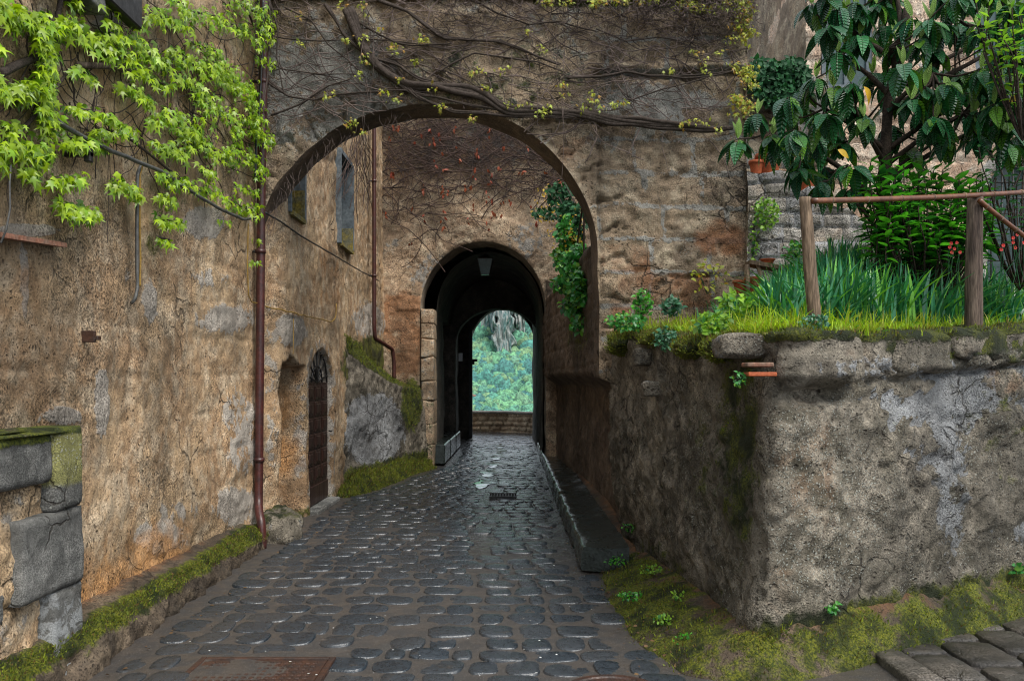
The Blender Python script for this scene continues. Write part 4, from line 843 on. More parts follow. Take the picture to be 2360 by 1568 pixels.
# wall-side pipes and cables ------------------------------------------------
def pipe(name,pts,r,mat,label,cat,collars=(),n=80):
    L=smooth_line(pts,n,1); t=thing(name,pts[-1],label,cat); m=MB(); m.tube(L,r,14); m.obj('pipe',mat,t)
    for c in collars:
        m=MB(); c=np.array(c); m.tube([c-np.array([0,0,.02]),c+np.array([0,0,.02])],r*1.22,14); m.obj('collar',mat,t)
        m=MB(); m.box(c+np.array([-r-.06,-.012,-.012]),c+np.array([-r*.6,.012,.012])); m.obj('bracket',M['iron'],t)
    return t
pipe('downpipe',[(-2.47,8.27,6.2),(-2.50,8.22,3.6),(-2.52,8.2,.62),(-2.52,8.19,.42),(-2.49,8.10,.33),(-2.44,8.02,.24),(-2.425,8.0,.10),(-2.425,8.0,-.02)],.042,M['pipe'],'tall dark brown downpipe on the left wall beside the wide arch','downpipe',[(-2.515,8.2,.83),(-2.505,8.21,2.9),(-2.49,8.24,4.6)],140)
pipe('downpipe',[(-2.335,13.95,6.4),(-2.335,13.95,2.55),(-2.33,14.0,2.34),(-2.22,14.35,2.26),(-2.12,14.6,2.18),(-2.10,14.65,1.95),(-2.10,14.65,1.66)],.034,M['pipe2'],'rust red downpipe under the wide arch with a jog above the mossy buttress','downpipe',[(-2.335,13.95,3.4),(-2.335,13.95,5)],140)
def cable(pts,r,mat,label,wob=.006,n=60,name='cable'):
    L=smooth_line(pts,n,2); L=L+wob*np.stack([vn(L*7)*.3,vn(L*6+5),vn(L*6+9)],-1); m=MB(); m.tube(L,r,6); o=m.obj(name,mat); tag(o,label,'cable'); return o
def lw(px,py,x): return tuple(LW(px,py,x))
cable([lw(60,210,-2.5),lw(140,285,-2.5),lw(230,335,-2.5),lw(325,375,-2.5),lw(370,392,-2.49),lw(430,435,-2.5),lw(505,480,-2.49),lw(560,505,-2.5),lw(590,500,-2.5)],.014,M['cable_grey'],'thick grey conduit sloping down the left wall under the creeper')
cable([lw(325,380,-2.53),lw(316,400,-2.53),lw(316,600,-2.53),lw(317,660,-2.53),lw(310,690,-2.53),lw(302,698,-2.56)],.012,M['cable_grey'],'grey vertical conduit dropping from the sloping conduit on the left wall')
cable([lw(328,382,-2.52),lw(322,405,-2.52),lw(322,500,-2.52),lw(324,600,-2.52),lw(322,660,-2.52)],.006,M['cable_yellow'],'thin yellow cable running beside the vertical grey conduit',.003)
cable([lw(572,515,-2.5),lw(570,600,-2.5),lw(572,680,-2.5),lw(580,696,-2.5),lw(592,698,-2.5)],.006,M['cable_yellow'],'thin yellow cable just left of the tall brown downpipe',.004)
cable([lw(588,420,-2.5),lw(590,330,-2.5),lw(598,250,-2.48),lw(604,120,-2.46),lw(606,0,-2.45)],.012,M['cable_black'],'black cable climbing behind the tall brown downpipe')
cable([lw(612,490,-2.43),lw(650,513,-2.43),lw(700,548,-2.41),lw(760,582,-2.41),lw(820,618,-2.40),lw(872,646,-2.38)],.010,M['cable_black'],'thin black cable sloping across the house wall below the slit windows')
cable([lw(612,706,-2.42),lw(650,714,-2.42),lw(680,722,-2.41),lw(720,731,-2.40),lw(762,741,-2.39),lw(774,733,-2.39),lw(775,700,-2.39)],.007,M['cable_yellow'],'pale sagging cable above the niche and the panelled door',.012)
cable([lw(0,560,-2.5),lw(12,530,-2.47),lw(22,480,-2.46),lw(22,420,-2.46),lw(25,380,-2.48)],.005,M['cable_grey'],'thin drooping wire at the far left edge')
cable([lw(676,735,-2.42),lw(676,770,-2.42),lw(675,815,-2.42)],.004,M['cable_yellow'],'short wire hanging down to the niche')
# iron bits, ledges on the left wall
m=MB(); c=LW(208,775,-2.55); m.box(c+np.array([-.05,-.012,-.035]),c+np.array([.03,.012,.035]),.003); m.box(c+np.array([-.0,-.01,-.02]),c+np.array([.05,.035,.005]),.003); tag(m.obj('wall_hook',M['rust'],None,False),'short rusty iron hook in the left wall','hook')
m=MB(); c=LW(188,350,-2.5); m.box(c+np.array([-.1,-.02,-.03]),c+np.array([.06,.02,.03]),.004); m.box(c+np.array([.02,-.02,-.06]),c+np.array([.06,.02,.0]),.004); tag(m.obj('wall_bracket',M['iron'],None,False),'dark iron bracket half hidden by creeper on the left wall','bracket')
a=LW(-60,522,-2.56); b_=LW(142,556,-2.56); m=MB()
for i in range(5):
    t0,t1=i/5,(i+.93)/5; p=a*(1-t0)+b_*t0; q=a*(1-t1)+b_*t1; m.add([(-2.62,p[1],p[2]),(-2.52,p[1],p[2]-.01),(-2.52,p[1],p[2]-.035),(-2.62,p[1],p[2]-.03),(-2.62,q[1],q[2]),(-2.525,q[1],q[2]-.01),(-2.525,q[1],q[2]-.035),(-2.62,q[1],q[2]-.03)],[[0,1,5,4],[1,2,6,5],[2,3,7,6],[0,3,2,1],[4,5,6,7]])
tag(m.obj('brick_ledge',M['terraold'],None,False),'thin sloping line of old bricks set in the left wall','ledge')
m=MB(); V,Fc=rock((-2.55,4.70,3.86),(.11,.30,.05),31,.05,36,.2); m.add(V,Fc); m.obj('stone_sill',M['grey'],house,mask=np.tile([.3,.2,.2,.5],(len(V),1)))
m=MB(); m.box((-2.5,4.8,3.9),(-2.42,5.4,4.6),.01); m.obj('dark_opening_box',M['iron'],house,False)  # black box standing in for the dark of the opening above the sill
m=MB(); p=LW(178,150,-2.54); q=LW(310,162,-2.54); m.tube([p,(p+q)/2+np.array([.01,0,.01]),q],.02,8); tag(m.obj('wooden_beam',M['postdark'],None),'short dark beam end fixed on the left wall under the creeper','beam')
# ---------------------------------------------------------------- creeper on the left wall
bands=[([(20,50),(150,100),(300,110),(450,190),(600,270),(660,320)],60),([(200,150),(220,300),(200,430),(230,560)],75),([(0,420),(140,420)],45),([(60,400),(230,400)],40),([(0,570),(100,575)],18),
([(30,660),(200,710)],60),([(110,790),(160,800)],30),([(300,640),(470,665)],40),([(340,500),(520,545)],28),([(490,170),(600,180),(760,290)],45),([(620,110),(640,130)],30),([(500,10),(560,60)],30),([(690,60),(860,120)],40),([(780,0),(860,30)],30),
([(860,60),(1000,80),(1100,130),(1200,200)],45),([(1080,0),(1180,60),(1270,150)],60),([(780,230),(950,330)],40),([(880,200),(1010,240)],28),([(950,290),(1100,400)],55),([(800,350),(950,420)],35),([(700,370),(780,400)],30),([(600,400),(690,480)],35),([(540,400),(560,405)],22),
([(1000,300),(1160,440),(1170,560)],70),([(930,460),(1100,580),(1200,620)],60),([(760,540),(900,600)],60),([(700,660),(850,705)],40),([(690,550),(720,560)],30),([(900,640),(1060,730)],50),([(1080,660),(1190,770)],60),([(920,780),(980,800)],30),
([(730,800),(1000,900)],38),([(1050,930),(1180,970)],40),([(1080,850),(1180,885)],22),([(520,830),(640,885)],35),([(740,900),(800,930)],30),([(730,1000),(830,1030)],30),([(720,1095),(790,1110)],14),([(240,820),(380,825)],28),([(275,940),(440,985)],38),([(330,1000),(350,1005)],20),
([(1190,270),(1280,300)],32),([(1180,600),(1240,650)],35),([(1150,1095),(1190,1100)],12),([(1150,1200),(1190,1203)],12),([(1000,1015),(1050,1022)],12),([(440,590),(530,620)],24),([(550,580),(620,610)],30),([(1190,40),(1260,60)],30),([(0,330),(0,360)],20),([(0,740),(20,770)],18),([(430,0),(460,10)],14),([(310,0),(370,30)],16),([(480,90),(530,110)],20),([(60,60),(110,45)],22),([(0,200),(10,240)],15),([(340,310),(430,360)],26),([(640,240),(760,290)],22)]
vine=thing('virginia_creeper',(-2.5,6,0),'bright lime green creeper hanging in shingled tiers over the upper left wall','creeper')
pos=[];szs=[];offs=[];stems=MB()
for pl,wd in bands:
    pl=np.array(pl,float); seg=np.hypot(*np.diff(pl,axis=0).T); L=seg.sum(); n=int(max(7,(L+wd*1.5)*wd*2.0/175*1.0)); s=np.r_[0,np.cumsum(seg)]; 
    for k in range(n):
        t=RNG.uniform(-wd*.5,L+wd*.5); tc=np.clip(t,0,L); x=np.interp(tc,s,pl[:,0])+ (t-tc) + RNG.normal(0,wd*.28); y=np.interp(tc,s,pl[:,1])+RNG.normal(0,wd*.50)
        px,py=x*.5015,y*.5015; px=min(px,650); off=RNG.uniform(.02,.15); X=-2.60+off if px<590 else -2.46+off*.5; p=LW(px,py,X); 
        pos.append(p); offs.append(off); szs.append(RNG.choice([RNG.uniform(.035,.06),RNG.uniform(.055,.088)])*(1.0 if p[1]<7 else .95))
    c=np.stack([LW(min(px*.5015,640),py*.5015,-2.545) for px,py in pl]); 
    if len(c)>1 and L>60:
        cc=smooth_line(c,24,1); cc=cc+.02*np.stack([0*cc[:,0],vn(cc*3),vn(cc*3+7)],-1); stems.tube(cc,np.linspace(.012,.004,24),5)
pos=np.array(pos); szs=np.array(szs); n=len(pos)
N=np.array([.65,-.42,.62])+jit(n,.32); D=np.array([.25,-.25,-.9])+jit(n,.40)
T,Ft=PALM
rr=RNG.random((n,3)); rr[:,0]=np.clip((np.array(offs)-.03)/.10,0,1)*.65+.35*rr[:,0]; lm=MB(); lm.inst(T,Ft,pos,frames(N,D),szs*1.0,rr); lm.obj('foliage',M['creeper'],vine,True)  # leaves close to the wall tinted darker, depth shading put into their colour
# bare stems of the creeper, climbing and dangling
rs=np.random.default_rng(12)
for k in range(150):
    px=rs.uniform(10,590); py=rs.uniform(-20,320); ln=rs.uniform(40,190); q=[]
    x,y=px,py; a=rs.normal(1.3,.5)
    for i in range(14): q.append(LW(np.clip(x,-60,597),y,-2.565+.02*rs.random())); x+=math.cos(a)*ln/14; y+=math.sin(a)*ln/14; a+=rs.normal(0,.25)
    stems.tube(smooth_line(q,20,1),rs.uniform(.002,.005),4,False)
for pl,r in (([(0,170),(40,150),(90,130),(130,60),(140,0)],.024),([(10,330),(60,290),(110,230),(160,160)],.014),([(250,300),(300,320),(350,360),(380,385),(430,420)],.012),([(560,0),(585,60),(600,130),(598,250)],.012),([(620,0),(622,80),(616,180),(604,260)],.012),([(590,120),(575,200),(585,280),(600,330)],.008)):
    cc=smooth_line([LW(min(a,640),b,-2.54 if a<600 else -2.40) for a,b in pl],30,2); stems.tube(cc,np.linspace(r,r*.6,30),7)
for px,y0,y1 in ((253,260,450),(262,300,445),(497,300,420),(388,40,250),(245,320,560),(20,390,480),(395,120,300),(470,330,480)):
    stems.tube(smooth_line([LW(px+rs.normal(0,3),y,-2.54) for y in np.linspace(y0,y1,7)],20,1),.0025,4,False)
stems.obj('stems',M['bark'],vine)
# ---------------------------------------------------------------- bare vines on the arch wall
def aw(zx,zy,off=.04,Y=8.36): return W(590+zx*.5015,zy*.5015,Y-off)
av=thing('bare_vine',(-.5,8.3,3),'old leafless vine with ropy stems sprawling across the arch wall','vine')
ropes=[([(420,40),(440,80),(470,170),(520,270),(600,350),(700,390),(820,395),(960,420),(1060,460),(1150,510),(1300,520),(1450,512),(1570,525),(1720,560),(1950,580),(2170,590)],.042,.024),
([(320,20),(400,150),(480,230),(560,300),(640,340)],.018,.012),([(550,0),(700,60),(800,130),(870,170),(1100,190),(1250,240),(1400,290)],.020,.012),([(60,370),(150,440),(260,465),(380,440),(500,430),(700,410)],.013,.009),
([(70,530),(200,480),(330,400),(430,370)],.010,.007),([(750,440),(900,520),(1100,530),(1400,545),(1570,520)],.018,.010),([(850,330),(1000,240),(1200,270),(1300,280),(1420,330)],.010,.007),([(1430,350),(1568,350),(1700,330),(1800,355),(2010,345),(2230,330)],.014,.009),
([(90,170),(300,190),(460,175),(700,200),(900,230)],.008,.005),([(130,30),(250,90),(330,200),(430,280),(500,360)],.009,.006),([(0,260),(120,320),(300,340),(460,345)],.007,.005),([(60,0),(100,140),(90,260),(130,420)],.010,.007),
([(1000,0),(1100,60),(1250,120),(1400,100),(1560,140)],.010,.006),([(440,80),(560,160),(640,200),(720,215),(900,200)],.012,.007),([(520,270),(640,300),(760,360),(900,390),(1060,420)],.016,.010),([(700,390),(760,450),(900,500)],.014,.008),([(600,350),(720,420),(860,450),(1000,490),(1150,512)],.016,.01),([(1700,470),(1850,420),(2000,380),(2200,310)],.008,.005),([(1560,130),(1700,190),(1850,170),(2050,200),(2250,150)],.007,.004)]
rm=MB(); rs=np.random.default_rng(21)
for pl,r0,r1 in ropes:
    base=smooth_line([aw(a,b) for a,b in pl],70,2); base=base+.018*np.stack([vn(base*3.1),0*base[:,0],vn(base*3.1+7)],-1)
    k=1+(r0>.012)+(r0>.02)*2
    for s_ in range(k):
        ph=rs.uniform(0,6); o=base.copy(); a=np.linspace(0,9,70)+ph; rr=r0*.75*(s_>0); o[:,0]+=rr*np.cos(a); o[:,2]+=rr*np.sin(a)+(.02*vn(base*4+s_*9)*(s_>0)); o[:,1]+=rr*.4*np.sin(a*1.3)
        rm.tube(o,np.linspace(r0,r1,70)*(.8 if k>1 else 1)*(1+.15*vn(base*9+s_)),7)
rm.obj('ropy_stems',M['bark'],av)
tw=MB()
def wander(x,y,a,ln,step,cur,wob=.25,n=18):
    q=[]; 
    for i in range(n): q.append((x,y)); x+=math.cos(a)*ln/n; y+=math.sin(a)*ln/n; a+=rs.normal(cur,wob)
    return q
def inopen(px,py): 
    X=(px-CX)/F*8.4; Z=H0+(HZ-py)/F*8.4; a=1.83 if X<AC else 1.68
    return Z<AS or ((X-AC)/a)**2+((Z-AS)/AH)**2<.97
for k in range(430):
    x,y=rs.uniform(40,2250),rs.uniform(-20,560)
    q=wander(x,y,rs.choice([0,math.pi])+rs.normal(.1,.45),rs.uniform(100,420),0,rs.normal(0,.04),.16)
    q=[a for a in q if not inopen(590+a[0]*.5015,a[1]*.5015) and a[0]<2290]
    if len(q)>4: tw.tube(smooth_line([aw(a,b,.015+.02*rs.random()) for a,b in q],22,1),rs.uniform(.0022,.006),4,False)
for k in range(520):  # dense curly bare twigs top right
    x,y=rs.uniform(850,2290),abs(rs.normal(0,70)); 
    if rs.random()<.5: x=rs.uniform(1750,2290)
    q=wander(x,y,rs.uniform(0,6.3),rs.uniform(40,150),0,rs.normal(0,.12),.4); tw.tube(smooth_line([aw(min(a,2330),b,.03+.14*rs.random()) for a,b in q],18,1),rs.uniform(.0018,.0035),4,False)
for px,y0,y1 in ((835,0,190),(840,190,330),(1298,230,410),(1283,60,200),(1300,10,330),(1120,40,150),(1180,120,260),(860,60,235),(835,240,330),(1240,180,290),(1330,0,150),(1560,20,120)):
    tw.tube(smooth_line([W(px+rs.normal(0,3),y,8.3-.05*rs.random()) for y in np.linspace(y0,y1,8)],22,1),.0028,4,False)
for k in range(80): # dead tendrils hanging on the arch intrados, left
    t=rs.uniform(1.7,2.95); X=AC+1.80*math.cos(t); Z=AS+AH*math.sin(t)-.01; ln=rs.uniform(.08,.3); tw.tube(smooth_line([(X+rs.normal(0,.01),8.42+rs.uniform(0,.3),Z),(X+rs.normal(.02,.02),8.42,Z-ln*.5),(X+rs.normal(.02,.03),8.42,Z-ln)],10,1),.0018,4,False)
tw.obj('thin_twigs',M['twig'],av)
cl=[(380,25),(490,20),(500,70),(570,135),(415,180),(490,180),(760,175),(640,215),(735,280),(500,255),(500,290),(490,335),(655,360),(195,200),(820,395),(1065,410),(990,335),(590,420),(640,460),(845,490),(1005,540),(325,445),(330,440),(440,560),(430,575),(490,605),(1150,485),(1200,480),(1250,485),(1310,515),(1350,490),(1405,390),(1250,145),(1310,220),(1540,465),(1550,430),(200,70),(1960,570),(1990,555),(2050,560),(2130,590),(2055,280),(2190,300),(2210,310),(2140,240),(2160,180),(2250,210),(2230,190),(2070,325),(1700,470),(1640,480),(1500,500),(1590,490),(1420,430),(1030,320),(1140,315),(650,235),(770,180),(1900,320),(2020,240)]
top=[(1960+rs.uniform(-40,330),rs.uniform(0,45)) for _ in range(30)]+[(2240+rs.uniform(-40,40),rs.uniform(20,170)) for _ in range(26)]+[(1300+rs.uniform(0,560),rs.uniform(0,16)) for _ in range(18)]+[(2250+rs.uniform(-15,40),rs.uniform(300,420)) for _ in range(12)]+[(2240+rs.uniform(-40,40),rs.uniform(440,520)) for _ in range(18)]
P_=[];S_=[]
for (a,b) in cl+top:
    for k in range(rs.integers(7,13)): P_.append(aw(a+rs.normal(0,15),b+rs.normal(0,9),.05+.07*rs.random())); S_.append(rs.uniform(.028,.055))
n=len(P_); lm=MB(); lm.inst(T,Ft,np.array(P_),frames(np.array([0,-.8,.6])+jit(n,.35),np.array([.2,-.2,-.6])+jit(n,.6)),np.array(S_)); lm.obj('young_leaves',M['youngleaf'],av)
# ---------------------------------------------------------------- dry creeper on the gatehouse
dc=thing('dry_creeper',(-.5,15.5,4),'thin reddish leafless creeper netted over the gatehouse wall','creeper'); m=MB()
rs=np.random.default_rng(33)
for k in range(560):
    px,py=rs.uniform(868,1320),rs.choice([rs.uniform(255,400),rs.uniform(255,530)]); 
    if px>1060 and py>430: continue
    q=wander(px,py,rs.choice([0,math.pi])+rs.normal(0,.5),rs.uniform(50,210),0,rs.normal(0,.06),.16); q=[a for a in q if 862<a[0]<1345]
    if len(q)>3: m.tube(smooth_line([W(a,b,15.54-.03*rs.random()) for a,b in q],20,1),rs.uniform(.004,.010),4,False)
for k in range(60):
    px,py=rs.uniform(868,1300),rs.uniform(260,380); q=wander(px,py,math.pi/2+rs.normal(0,.2),rs.uniform(60,170),0,0,.12); q=[a for a in q if a[0]>862]; m.tube(smooth_line([W(a,b,15.53) for a,b in q],20,1),rs.uniform(.003,.005),4,False)
m.obj('stems',M['redtwig'],dc); m=MB()
for k in range(40):
    px,py=rs.uniform(808,850),rs.uniform(280,380); q=wander(px,py,math.pi/2+rs.normal(0,.1),rs.uniform(60,170),0,0,.1); m.tube(smooth_line([LW(min(a,858),b,-2.38) for a,b in q],20,1),rs.uniform(.003,.006),4,False)
m.obj('stems',M['redtwig'],dc)
P_=[W(a+rs.normal(0,2),b+rs.normal(0,5),15.5) for (a,b) in [(1022,480),(1022,500),(1023,520),(1020,450),(1130,460),(1135,480),(1138,490),(1100,350),(1105,355),(1020,395),(900,405),(915,295),(917,290),(700,420),(1100,345),(1132,400),(945,560)]+[(rs.uniform(880,1300),rs.uniform(280,520)) for _ in range(60)] for _ in range(2)]
n=len(P_); lm=MB(); lm.inst(OV[0],OV[1],np.array(P_),frames(np.array([0,-1,.2])+jit(n,.4),np.array([0,0,-1])+jit(n,.4)),RNG.uniform(.05,.10,n)); lm.obj('dead_leaves',M['redleaf'],dc)
# ---------------------------------------------------------------- generic leafy helpers
def leafcloud(items,mat,size,Nv=(0,-.7,.6),Dv=(0,-.3,-.6),jn=.4,jd=.6,tpl=SM,sub=None):
    """items: (px,py,Y,rx,ry,n)"""
    Pp=[]
    for px,py,Y,rx,ry,n in items:
        for _ in range(n):
            a=RNG.uniform(0,2*math.pi); r=math.sqrt(RNG.random()); dz=RNG.uniform(-1,1)
            Pp.append(W(px+r*rx*math.cos(a),py+r*ry*math.sin(a),Y+dz*rx/F*Y*.8))
    n=len(Pp); lm=MB(); lm.inst(tpl[0],tpl[1],np.array(Pp),frames(np.array(Nv)+jit(n,jn),np.array(Dv)+jit(n,jd)),RNG.uniform(size[0],size[1],n)); return lm
def plant(name,loc,label,cat,leafm,mat,stemlines=None,stemr=.004,smat='bark',group=None,kids=()):
    t=thing(name,loc,label,cat,group); leafm.obj('foliage',mat,t)
    if stemlines: 
        m=MB(); 
        for l in stemlines:
            m.tube(smooth_line(l,20,1),stemr,5,False)
            if smat=='bark': m.obj('stem',M[smat],t); m=MB()
        if smat!='bark': m.obj('stems',M[smat],t)
    for nm,mb,mt in kids: mb.obj(nm,mt,t)['kind']='stuff'
    return t
# ivy on passage side
plant('ivy',(.8,10.5,2.6),'bright green ivy cascading down the right side of the wide arch opening','ivy',
 leafcloud([(1310,540,10.8,26,45,330),(1330,600,10.3,32,40,420),(1300,590,11.5,25,30,200),(1320,640,10.2,38,36,420),(1340,660,9.8,22,40,220),(1325,700,10.2,30,22,180),(1335,745,10.0,22,22,60),(1290,650,11.6,18,18,70)],M['ivy'],(.05,.10),(-.4,-.6,.6)),M['ivy'],
 [[W(1350,420,9.8),W(1330,560,10.3),W(1320,650,10.3),W(1335,760,10.1)],[W(1350,420,9.8),W(1345,520,9.9),W(1345,640,9.8)]],.012)
plant('honeysuckle',(.9,11,4),'dark leafed climber dotted with yellow blooms above the ivy beside the passage','climber',
 leafcloud([(1290,450,11.8,28,30,200),(1265,490,12.3,38,16,110),(1310,490,11.2,26,30,150),(1340,500,10.4,18,40,90)],M['ivydark'],(.05,.10),(-.3,-.7,.5)),M['ivydark'],
 [[W(1345,560,10.5),W(1310,500,11.2),W(1280,440,11.8),W(1240,480,12)],[W(1345,560,10.5),W(1330,480,10.8),W(1300,420,11.4)]],.008,
 kids=[('yellow_blooms',leafcloud([(1255,450,12.2,25,25,22),(1245,490,12.2,22,25,14),(1330,520,10.6,18,40,40),(1320,560,10.6,22,30,24),(1290,500,11.3,25,40,20),(1270,540,11.6,15,40,12)],None,(.03,.06)),M['yellowleaf'])])
# ---------------------------------------------------------------- garden house and walls behind
gho=thing('garden_house',(4,10.6,2),'warm stone house behind the loquat tree with arched grilled window','house')
us=np.arange(3.74,10.5,.035); vs=np.arange(1.6,8.6,.035); U,Vv=np.meshgrid(us,vs); P=np.stack([U,U*0+10.55,Vv],-1); n1=fbm(P,1,3,off=200); n2=fbm(P,5,3,off=205)
jt,br=blocks(U,Vv,.48,.26,.02,55); d=.02*n1+.02*n2-.045*jt*.8+.03*(br-.5)
yc,sp,hw=6.55,3.95,.48; rad=np.sqrt((U-yc)**2+np.maximum(Vv-sp,0)**2); q=np.where(Vv>sp,rad,np.abs(U-yc)); o_=ss(hw+.015,hw-.015,q)*ss(2.6,2.63,Vv); bd=ss(hw+.2,hw+.18,q)*(1-o_)
d+=.05*bd; d-=.30*o_; grey=.6*bd+.3*(br>.8)
for a,b,z0,z1 in ((3.98,4.62,5.35,6.7),(5.95,6.6,5.6,6.9)):
    w=ss(a-.01,a+.01,U)*ss(b+.01,b-.01,U)*ss(z0-.01,z0+.01,Vv)*ss(z1+.01,z1-.01,Vv); d=d*(1-w)-.18*w
P[...,1]-=d; mk('wall',P.reshape(-1,3),gridf(len(us),len(vs)),M['facade'],gho,mask=np.stack([grey*0,grey,.5*br*(br>.6),grey*0],-1).reshape(-1,4))
m=MB(); m.box((3.76,10.95,1.6),(10.5,16,8.6)); m.obj('rear_mass',M['facade'],gho,False)
us=np.arange(10.5,16,.06); U,Vv=np.meshgrid(us,vs[::2]); P=np.stack([U*0+3.745,U,Vv],-1); P[...,0]+=.03*fbm(P,3,4); mk('side_wall',P.reshape(-1,3),gridf(len(us),len(vs[::2]),flip=True),M['arch'],gho,mask=np.zeros((U.size,4)))
m=MB(); m.box((3.5,10.3,8.6),(10.8,16.2,8.75)); m.obj('roof',M['terraold'],gho,False)
for a,b,z0,z1 in ((3.98,4.62,5.35,6.7),(5.95,6.6,5.6,6.9)):
    m=MB(); yy=10.62; m.box((a,yy-.02,z0),(a+.07,yy+.04,z1)); m.box((b-.07,yy-.02,z0),(b,yy+.04,z1)); m.box((a+.07,yy-.02,z0),(b-.07,yy+.04,z0+.07)); m.box((a+.07,yy-.02,z1-.07),(b-.07,yy+.04,z1)); m.box(((a+b)/2-.03,yy-.018,z0+.07),((a+b)/2+.03,yy+.038,z1-.07)); w=m.obj('window',M['blueglass'],gho,False)
    m=MB(); m.box((a+.07,yy+.01,z0+.07),(b-.07,yy+.02,z1-.07)); m.obj('pane',M['lamp'],w,False)
m=MB()
for x in np.linspace(yc-hw+.06,yc+hw-.06,7): m.tube([(x,10.56,2.63),(x,10.56,sp+math.sqrt(max(.01,hw**2-(x-yc)**2)))],.009,5)
for z in np.arange(2.75,4.4,.2): h_=hw if z<sp else math.sqrt(hw**2-(z-sp)**2); m.tube([(yc-h_,10.55,z),(yc+h_,10.55,z)],.009,5)
w=m.obj('window_grille',M['iron'],gho); m=MB(); m.box((yc-hw,10.80,2.62),(yc+hw,10.84,4.5)); m.obj('pane',M['lamp'],w,False)
# rubble step wall
def stepwall(name,x0,x1,Y,topf,th,mat,label,cat,zb=1.8,bw=.3,bh=.16,seed=3,dy=.03):
    us=np.arange(x0,x1,.022); vs=np.arange(zb,4.05 if name!='terrace_wall' else 5.3,.022); U,Vv=np.meshgrid(us,vs); tp=topf(U); P=np.stack([U,U*0+Y,np.minimum(Vv,tp)],-1); n2=fbm(P,5,4,off=seed*9); n1=fbm(P,1.3,3,off=seed)
    jt,br=blocks(U+.02*n2,Vv+.02*n2,bw,bh,.016,seed); P[...,1]-=.03*n1+.025*n2-dy*jt+.03*(br-.5)
    ex=[]
    for k,q in enumerate((.05,th*.5,th)): r=P[-1].copy(); r[:,1]=Y+q; ex.append(r)
    P2=np.concatenate([P,np.array(ex)]); g=.5*(br>.55)+.55*jt; mk_=np.stack([g*0+.15,g,.45*(br<.2),g*0+.1],-1); mk_=np.concatenate([mk_,np.tile(mk_[-1:],(3,1,1))])
    # left end
    o=mk(name,P2.reshape(-1,3),gridf(len(us),len(vs)+3),mat,None,mask=mk_.reshape(-1,4)); return tag(o,label,cat)
stepwall('rubble_wall',2.46,4.15,8.62,lambda U:np.select([U<2.98,U<3.22,U<3.52],[3.80,3.62,3.42],3.42-(U-3.52)*1.1)+.03*vn(np.stack([U*9,U*0,U*0],-1)),.4,M['rubble'],'pale grey rubble wall stepping down behind the garden posts','stone wall')
stepwall('terrace_wall',2.40,3.76,9.75,lambda U:U*0+5.22,.8,M['arch'],'shaded high terrace wall beneath the ivy between the arch wall and the garden house','terrace wall',zb=2)
# fill wall between arch wall and gatehouse on the garden side
m=MB(); m.box((2.2,9.9,1.5),(2.42,15.6,5.2)); o=m.obj('garden_side_wall',M['arch'],None,False); tag(o,'plain dark stone wall behind the terrace next to the gatehouse','stone wall')
# pots
def pot(c,r,h,label,mat='terra',group=None,plantn=0,rim=True):
    t=thing('flower_pot',c,label,'flower pot',group); m=MB(); m.lathe(c,[(0,.0),(r*.66,0),(r*.70,.01),(r*.93,h*.78),(r*.95,h*.80),(r*1.05,h*.80),(r*1.08,h*.83),(r*1.08,h),(r*.98,h),(r*.9,h*.82),(0,h*.84)],24); m.obj('pot',M[mat],t)
    return t
z=3.80
c=W(1772,390,8.80); pot((c[0],8.82,z),.135,.23,'large terracotta pot on top of the rubble wall under the loquat leaves')
c=W(1741,392,8.80); pot((c[0],8.78,z),.075,.15,'smaller orange pot left of the large pot on the rubble wall')
c=W(1757,392,8.80); pot((c[0],9.0,z),.07,.18,'orange pot tucked behind the two pots on the rubble wall')
c=W(1868,392,8.7); pot((c[0],8.82,3.62),.10,.21,'terracotta pot half hidden on the lower step of the rubble wall')
for px,r,mt,lb in ((1747,.07,'terraold','dark terracotta pot on the terrace edge, leftmost of its row'),(1771,.062,'terra','clean red pot, second from the left on the terrace edge'),(1797,.066,'terraold','pale worn pot, third from the left on the terrace edge'),(1823,.064,'terraold','pale worn pot at the right end of the terrace edge row')):
    c=W(px,120,9.85); pot((c[0],9.9,5.22),r,.15,lb,mt)
pk=thing('plank_bench',W(1760,640,8.1),'grey weathered plank bench holding a small pot beside the rubble wall','bench'); m=MB(); p=W(1716,605,8.2); q=W(1812,622,8.2)
m.add([p,q,q+np.array([0,-.2,0]),p+np.array([0,-.2,0]),p-np.array([0,0,.04]),q-np.array([0,0,.04]),q+np.array([0,-.2,-.04]),p+np.array([0,-.2,-.04])],[[0,1,2,3],[7,6,5,4],[3,2,6,7],[0,3,7,4],[1,5,6,2]]); m.obj('seat',M['post'],pk,False)
for px,t_ in ((1722,.05),(1745,.02)):
    m=MB(); a=W(px,610,8.05); b2=W(px+ (30 if px>1740 else 2),690,8.0); m.tube([a,b2],.022,7); m.obj('leg',M['post'],pk)
c=W(1768,610,8.1); pot((c[0],8.1,c[2]+.0),.07,.055,'small shallow red pot on the plank bench')
c=W(1741,668,8.1); pot((c[0],8.15,c[2]-.02),.09,.15,'red pot standing under the plank bench')
c=W(1716,668,8.1); pot((c[0],8.25,c[2]-.02),.075,.13,'red pot in shadow at the foot of the arch wall end')
# log
m=MB(); m.tube(smooth_line([W(1885,612,7.9),W(1930,590,7.9),W(1990,575,7.9),W(2045,565,7.9)],20,1),.04,9); tag(m.obj('leaning_log',M['postdark'],None),'dark bent log lying behind the strap leaves','log')
